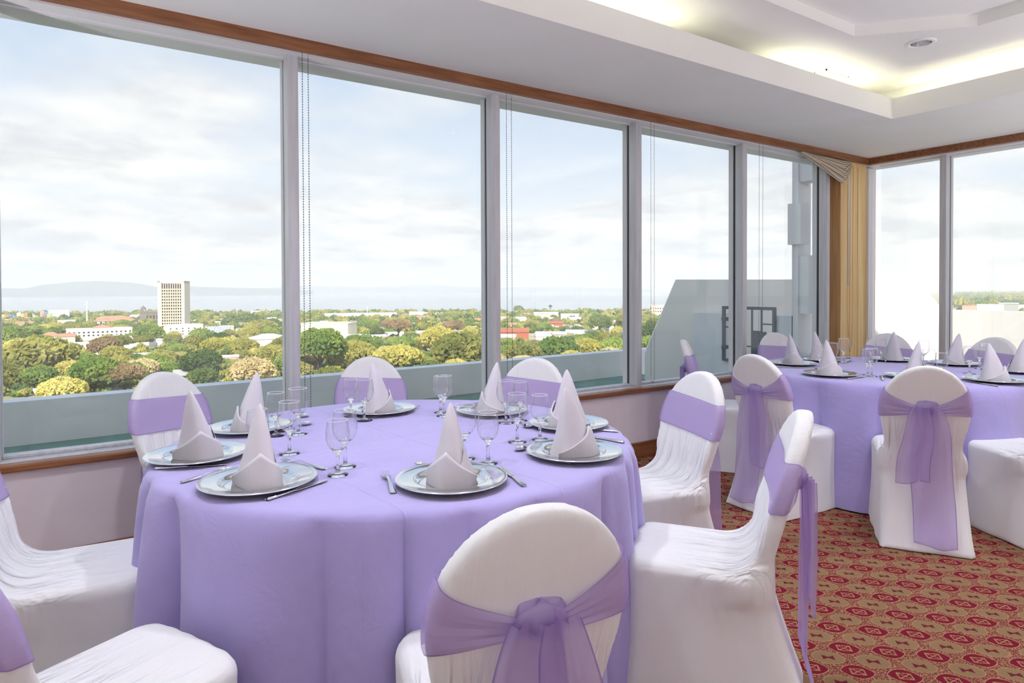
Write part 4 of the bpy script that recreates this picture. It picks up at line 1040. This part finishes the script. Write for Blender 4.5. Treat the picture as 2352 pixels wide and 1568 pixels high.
# old cathedral tower and nave
p, rz = place(328.5, 900); k = 900/FPX; e = empty('church_tower', (p.x, p.y, GZ), rz); tag(e, 'weathered dark church bell tower with a cupola, left of the office tower', 'church'); BL.append((p.x, p.y, 10))
zb = EYE+(668-727)*k-GZ; u = k
MB().box(-6.5*u, 6.5*u, 0, 13*u, 0, zb+10*u).build('tower', 'stone_old', e)
MB().box(-7.5*u, 7.5*u, -u, 14*u, zb+10*u, zb+11.5*u).build('cornice', 'stone_old', e)
for a in (-4.5, 0, 4.5): MB().box((a-1.2)*u, (a+1.2)*u, .3*u, 12.6*u, zb+11.5*u, zb+17*u).build('belfry_pier', 'stone_old', e)
MB().box(-6*u, 6*u, 0, 13*u, zb+17*u, zb+18*u).build('cornice', 'stone_old', e)
o = MB().lathe([(5.5*u, 0), (5.2*u, 2.5*u), (3.6*u, 5*u), (1.2*u, 6.3*u), (.8*u, 8*u), (.01, 8.4*u)], 16).build('cupola', 'stone_old', e, smooth=True); o.location = (0, 6.5*u, zb+18*u)
building(336, 362, 718, 905, 'old dark church nave beside the bell tower', 'stone_old', 'stone_old', 'gable', deep=14, yroof=3, wins=(4, 1, 2, 5))
building(117, 155, 713, 1050, 'plain white box on the lake shore at the left', turn=6, deep=16)
e, wd, ht, dp = building(222, 306, 737, 850, 'long pinkish public building with hipped roofs', 'b_white', 'roof_terracotta', 'hip', deep=30, wins=(9, 2, 2.0, 2.2), yroof=11)
building(222, 245, 733, 845, 'side wing of the pinkish public building', 'b_cream', 'roof_terracotta', 'hip', deep=14, yroof=7)
building(166, 293, 756, 600, 'long two storey white building with a red central roof', 'b_white', 'roof_white', deep=20, turn=4, wins=(14, 2, 1.6, 1.3))
building(212, 254, 754, 606, 'red hipped roof block on the long white building', 'b_white', 'roof_terracotta', 'hip', deep=14, yroof=7)
building(97, 133, 772, 560, 'small house with a pink hipped roof at the left', 'b_white', 'roof_terracotta', 'hip', deep=11, yroof=9)
building(138, 168, 773, 545, 'house with a flat terracotta roof left of the long white building', 'b_cream', 'roof_terracotta', 'gable', deep=12, yroof=7)
building(165, 210, 790, 500, 'low white house front below the long white building', 'b_white', 'roof_white', deep=14, wins=(5, 1, 1.2, 1.6))
building(275, 337, 783, 510, 'low white roofed shed left of the white block', 'b_white', 'roof_white', 'gable', deep=22, turn=-15, yroof=5)
building(335, 400, 787, 540, 'low cream hall with a sloping roof under the tower', 'b_cream', 'roof_white', 'gable', deep=20, turn=10, yroof=8)
building(163, 230, 814, 420, 'flat pale roof between the green trees at the left', 'b_cream', 'roof_white', deep=9)
building(298, 390, 814, 420, 'long flat pale roof above the left covered chair', 'b_cream', 'roof_white', deep=8)
building(402, 464, 862, 330, 'grey metal roofed shed above the left covered chair', 'b_grey', 'roof_grey', 'gable', deep=11, yroof=12)
building(380, 405, 833, 380, 'pale wall between two trees above the left chair', 'b_pink', 'roof_white', deep=6)
building(0, 72, 862, 318, 'brick pink house with pale roof at the left edge', 'b_pink', 'roof_white', deep=12, turn=-14, wins=(4, 1, 1, 1.2))
building(-12, 22, 836, 330, 'white narrow house at the left edge', 'b_white', 'roof_white', deep=6)
building(46, 83, 900, 285, 'small white box house low at the left', 'b_white', 'roof_white', deep=6)
building(505, 545, 820, 395, 'pinkish house wall left of the pale straw tree', 'b_pink', 'roof_white', deep=8)
building(573, 657, 779, 520, 'wide pale low pitched roof left of the nearest mullion', 'b_white', 'roof_white', 'hip', deep=24, yroof=11)
building(495, 535, 739, 850, 'white roof in the trees right of the tower', 'b_white', 'roof_white', deep=10)
building(540, 575, 742, 840, 'low white wall in the trees right of the tower', 'b_white', 'roof_white', deep=10)
building(620, 655, 738, 850, 'white gabled house by the nearest mullion', 'b_white', 'roof_white', 'gable', deep=12, yroof=4)
e, wd, ht, dp = building(748, 910, 726, 1080, 'very long white two storey building on the lake shore', 'b_white', 'roof_white', 'gable', deep=30, wins=(20, 2, 2.4, 2), yroof=7)
MB().tube([(10, 10, ht), (10, 10, ht+16)], .8, 6).build('mast', 'mast_white', e)
building(940, 974, 717, 1090, 'white cube building on the shore in the second pane', deep=20)
building(690, 799, 744, 590, 'big blank beige box building right of the nearest mullion', 'b_cream', 'b_cream', deep=30, turn=-18)
building(799, 852, 771, 585, 'flat pale shed roof beside the beige box building', 'b_grey', 'roof_white', deep=14)
building(1150, 1214, 763, 580, 'long building with a red metal roof right of the second mullion', 'roof_red', 'roof_red', 'gable', deep=14, yroof=9)
building(1262, 1292, 743, 720, 'small shed with a red roof in the third pane', 'roof_red', 'roof_red', 'gable', deep=10, yroof=5)
building(1226, 1282, 720, 1000, 'long white shed roof on the shore in the third pane', 'b_cream', 'roof_white', 'gable', deep=24, yroof=3)
building(1288, 1330, 722, 980, 'white low hall right of the long shed', 'b_cream', 'roof_white', deep=20)
building(1230, 1300, 768, 610, 'pinkish grey roofs in the third pane', 'b_pink', 'roof_grey', 'gable', deep=16, yroof=6)
building(1300, 1362, 764, 640, 'pale grey long roof in the third pane', 'b_pink', 'roof_grey', 'gable', deep=16, yroof=6)
building(1310, 1346, 753, 700, 'white rounded hall roof in the third pane', 'b_white', 'roof_white', 'hip', deep=20, yroof=6)
building(1385, 1412, 767, 620, 'small grey roof by the dark trees of the third pane', 'b_grey', 'roof_grey', 'hip', deep=10, yroof=4)
e, wd, ht, dp = building(1493, 1536, 702, 1090, 'white and cream block beside the sloping terrace wall', 'b_cream', 'roof_white', deep=20, wins=(8, 2, 2, 2))
building(1483, 1512, 748, 700, 'white roof low beside the sloping terrace wall', 'b_white', 'roof_white', 'gable', deep=10, yroof=4)
building(1500, 1530, 760, 660, 'reddish roof low beside the sloping terrace wall', 'b_pink', 'roof_terracotta', 'gable', deep=10, yroof=4)
building(2213, 2240, 702, 900, 'pinkish block at the edge of the sunlit terrace wall', 'b_pink', 'roof_terracotta', deep=14)
building(2250, 2300, 700, 960, 'long white roof seen through the right window', 'b_white', 'roof_white', deep=14)
building(2300, 2335, 698, 1050, 'grey roofed hall at the right edge window', 'b_grey', 'roof_grey', 'gable', deep=14, yroof=3)
building(2310, 2345, 679, 2600, 'white building far off near the right horizon', deep=60)
# masts and street poles
def mast(x, yt, dist, label, r=.35, mat='mast_white', group=None, name='mast', cross=0.0):
    p, rz = place(x, dist); k = dist/FPX; h_ = EYE+(horizon_y(x)-yt)*k-GZ
    e = empty(name, (p.x, p.y, GZ), rz); MB().tube([(0, 0, 0), (0, 0, h_)], [r, r*.7], 6).build('shaft', mat, e)
    if cross: MB().box(-cross, cross, -.1, .1, h_-1.2, h_-.9).build('cross_arm', mat, e)
    tag(e, label, 'pole', group)
mast(199, 690, 880, 'slim white obelisk mast standing before the lake', 1.0)
mast(544, 705, 1000, 'thin white mast before the lake, right of the tower', .5)
mast(1500, 690, 1080, 'red and white antenna mast beside the sloping terrace wall', .8, 'roof_terracotta')
mast(1430, 699, 1080, 'reddish antenna mast on the shore in the third pane', .7, 'roof_terracotta')
mast(498, 833, 345, 'utility pole with a cross arm under the dark domed tree', .22, cross=1.2, name='utility_pole')
mast(157, 893, 292, 'pale utility pole low at the left, left one', .18, name='utility_pole')
mast(184, 890, 292, 'pale utility pole low at the left, right one', .18, name='utility_pole')
mast(356, 752, 660, 'white stack at the foot of the tall tower', 1.2)
mast(312, 738, 760, 'street light beside the pinkish public building', .3, cross=3, name='street_light')
# bright banners at the lake shore, far left
flag_cols = [(.85, .62, .08), (.75, .18, .14), (.12, .20, .62), (.10, .22, .60), (.80, .80, .74), (.75, .70, .15), (.78, .22, .18), (.55, .60, .75), (.30, .55, .80), (.80, .30, .18), (.75, .35, .40), (.20, .25, .60), (.85, .50, .12), (.25, .55, .25)]
for i, (x, yt, w_) in enumerate([(2, 722, 6), (11, 720, 7), (22, 721, 7), (30, 724, 7), (38, 719, 7), (45, 723, 6), (53, 720, 7), (60, 728, 8), (74, 720, 5), (79, 724, 7), (92, 716, 7), (103, 718, 6), (107, 722, 8), (114, 718, 5)]):
    nm = 'banner_%d' % i; pmat(nm, flag_cols[i], .7); p, rz = place(x, 980); k = 980/FPX; h_ = EYE+(horizon_y(x)-yt)*k-GZ
    e = empty('banner_flag', (p.x, p.y, GZ), rz)
    MB().tube([(0, 0, 0), (0, 0, h_)], .25, 5).build('pole', 'mast_white', e)
    P = np.array([[((u-.0)*w_*k, .5*math.sin(u*5+i), h_-(13+3*math.sin(i*2.1))*k*v-2.5*u*math.sin(i)) for u in np.linspace(0, 1, 7)] for v in np.linspace(0, 1, 4)])
    o = MB().grid(P).build('cloth', nm, e, smooth=True); md = o.modifiers.new('t', 'SOLIDIFY'); md.thickness = .1
    tag(e, ['golden yellow', 'red', 'dark blue', 'royal blue', 'white', 'lemon yellow', 'scarlet', 'pale lilac', 'sky blue', 'orange red', 'rose', 'navy', 'orange', 'green'][i]+' banner flag in the row on the far left shore', 'flag', 'coloured banner flags on the lake shore')

# filler houses and trees of the town
def free(x, y, r, lst, f=1.0):
    return all((x-a)**2+(y-b)**2 > ((r+c)*f)**2 for a, b, c in lst)
rg = random.Random(21); nh = 0
house_me = {}
def pane_of(x): return 'left window pane' if x < 660 else 'second window pane' if x < 1130 else 'third window pane' if x < 1462 else 'fourth window pane' if x < 1700 else 'end window'
def small_house(p, rz, w_, d_, h_, wall, roof, rt, lab):
    e = empty('small_house', tuple(p), rz)
    key = (wall, roof, rt)
    if key not in house_me:
        wme = MB().box(-.5, .5, -.5, .5, 0, 1).data('house_wall', wall)
        if rt: rme = MB().extrude([(-.54, -.56, 1), (-.54, 0, 1.45), (-.54, .56, 1)], (1.08, 0, 0)).data('house_roof', roof)
        else: rme = MB().box(-.53, .53, -.53, .53, 1, 1.08).data('house_roof', roof)
        house_me[key] = (wme, rme)
    for nm, me in zip(('wall', 'roof'), house_me[key]):
        o = obj(nm, me, e); o.scale = (w_, d_, h_)
    tag(e, lab, 'house', 'small houses among the distant trees'); BL.append((p.x, p.y, max(w_, d_)*.6))
for _ in range(900):
    if nh >= 120: break
    x = rg.uniform(-30, 1540) if rg.random() < .82 else rg.uniform(2205, 2360)
    yb = rg.uniform(724, 800) if x < 2000 else rg.uniform(676, 712)
    dist = 45*FPX/(yb-horizon_y(x)); p, rz = place(x, dist); w_ = rg.uniform(8, 20)*(1 if dist < 1300 else 2)
    if not free(p.x, p.y, w_*.5, BL): continue
    wl, rf, gb = rg.choice(['b_white', 'b_cream', 'b_white', 'b_pink']), rg.choice(['roof_white', 'roof_grey', 'roof_terracotta', 'roof_white']), rg.random() < .6
    lab = 'small %s house, %s %s roof, %s in the %s' % ({'b_white': 'white', 'b_cream': 'cream', 'b_pink': 'pinkish'}[wl], {'roof_white': 'white', 'roof_grey': 'grey', 'roof_terracotta': 'terracotta'}[rf], 'pitched' if gb else 'flat', 'among nearer trees' if dist < 650 else 'far off by the shore' if dist > 950 else 'in the middle distance', pane_of(x))
    small_house(p, rz+rg.uniform(-.6, .6), w_, rg.uniform(7, 12), rg.uniform(3.5, 6.5), wl, rf, gb, lab); nh += 1
mats = ['leaf_olive']*4+['leaf_green']*5+['leaf_dark']*2+['leaf_yellow']*2+['leaf_brown', 'leaf_tan']
grp = 'broadleaf trees filling the town below'
nt_ = 0
for _ in range(4000):
    if nt_ >= 230: break
    x = rg.uniform(-40, 1560); dist = 285*math.exp(rg.random()**1.25*math.log(800/285))
    p, rz = place(x, dist); r_ = rg.uniform(4.5, 9.5)
    if not free(p.x, p.y, r_, BL, .95) or not free(p.x, p.y, r_, TREES, .50): continue
    hgt = rg.uniform(1.05, 1.5)*r_+1.2; bad = False
    kd, mt = rg.choice([0, 0, 1, 2]), rg.choice(mats)
    lab = '%s %s tree %s in the %s' % ({0: 'domed', 1: 'round', 2: 'flat-topped'}[kd], {'leaf_olive': 'olive', 'leaf_green': 'mid green', 'leaf_dark': 'dark green', 'leaf_yellow': 'yellow-green', 'leaf_brown': 'brown', 'leaf_tan': 'straw coloured'}[mt], 'among the nearest rows' if dist < 420 else 'far off toward the lake' if dist > 640 else 'in the middle distance', pane_of(x))
    tree(x, dist, min(hgt, 13), r_, kd, mt, lab, grp, parts=False); nt_ += 1
# the uncountable rest of the canopy toward the shore
def low_crown(seed):
    r2 = np.random.default_rng(seed); V = []; F = []
    for k in range(42):
        d = r2.normal(size=3); d[2] = abs(d[2]); d /= np.linalg.norm(d); c = d*np.array((.8, .8, .55))*r2.uniform(.5, 1)
        Q, _ = np.linalg.qr(r2.normal(size=(3, 3)))
        v = (OV*(1+r2.uniform(-.3, .3, (6, 1)))*r2.uniform(.18, .36)*np.array((1, 1, .6)))@Q; o = len(V)*6; V.append(v+c); F += [(a+o, b+o, q+o) for a, b, q in OF]
    return np.concatenate(V), np.array(F)
LC = [low_crown(k) for k in range(4)]
can = {m: ([], [], 0) for m in ('leaf_olive', 'leaf_green', 'leaf_dark', 'leaf_yellow')}
r2 = np.random.default_rng(5); placed = 0
for _ in range(9000):
    if placed >= 3100: break
    if r2.random() < .22: x = r2.uniform(-60, 1560); dist = r2.uniform(275, 460)
    elif r2.random() < .84: x = r2.uniform(-40, 1560); dist = math.sqrt(r2.uniform(420**2, 1300**2))
    else: x = r2.uniform(2195, 2365); dist = 800*math.exp(r2.random()*math.log(6500/800))
    p, rz = place(x, dist); r_ = r2.uniform(4.5, 8.5)*(.62 if dist < 460 else 1 if dist < 1500 else 2.4)
    if not free(p.x, p.y, r_*.8, BL): continue
    m = ('leaf_olive', 'leaf_green', 'leaf_dark', 'leaf_yellow')[int(r2.choice(4, p=[.4, .3, .2, .1]))]
    v, f = LC[int(r2.integers(4))]; vs, fs, n = can[m]
    a = r2.uniform(0, 6.28); ca, sa = math.cos(a), math.sin(a)
    w = v*np.array((r_, r_, r_*1.15)); w = np.stack([w[:, 0]*ca-w[:, 1]*sa+p.x, w[:, 0]*sa+w[:, 1]*ca+p.y, w[:, 2]+GZ+r_*.32], 1)
    vs.append(w); fs.append(f+n); can[m] = (vs, fs, n+len(w)); placed += 1
def np_mesh(name, V, F, mat):
    me = bpy.data.meshes.new(name); me.vertices.add(len(V)); me.vertices.foreach_set('co', V.astype(np.float32).ravel())
    me.loops.add(F.size); me.loops.foreach_set('vertex_index', F.astype(np.int32).ravel())
    me.polygons.add(len(F)); me.polygons.foreach_set('loop_start', np.arange(0, F.size, F.shape[1], dtype=np.int32))
    me.update(calc_edges=True); me.validate(); me.materials.append(MATS[mat]); return me
for m, (vs, fs, n) in can.items():
    o = obj('distant_tree_canopy', np_mesh('canopy', np.concatenate(vs), np.concatenate(fs), m))
    tag(o, {'leaf_olive': 'olive', 'leaf_green': 'mid green', 'leaf_dark': 'dark green', 'leaf_yellow': 'yellow-green'}[m]+' treetops of the canopy spreading to the lake shore', 'tree canopy', None, 'stuff')

# ------------------------------------------------------------------ haze over the town and the lake
m = bpy.data.materials.new('haze'); m.use_nodes = True; nt = m.node_tree; nt.nodes.clear()
v = N(nt, 'ShaderNodeVolumeScatter', i_Density=1/5000.0, i_Anisotropy=.0); v.inputs['Color'].default_value = (.93, .975, 1.0, 1)
L(nt, v.outputs[0], N(nt, 'ShaderNodeOutputMaterial').inputs['Volume']); MATS['haze'] = m
hz = MB().box(-9000, 16000, 40, 14000, GZ-6, 220).build('haze', 'haze'); hz['kind'] = 'stuff'; hz['label'] = 'pale haze over the town and the lake'; hz['category'] = 'haze'
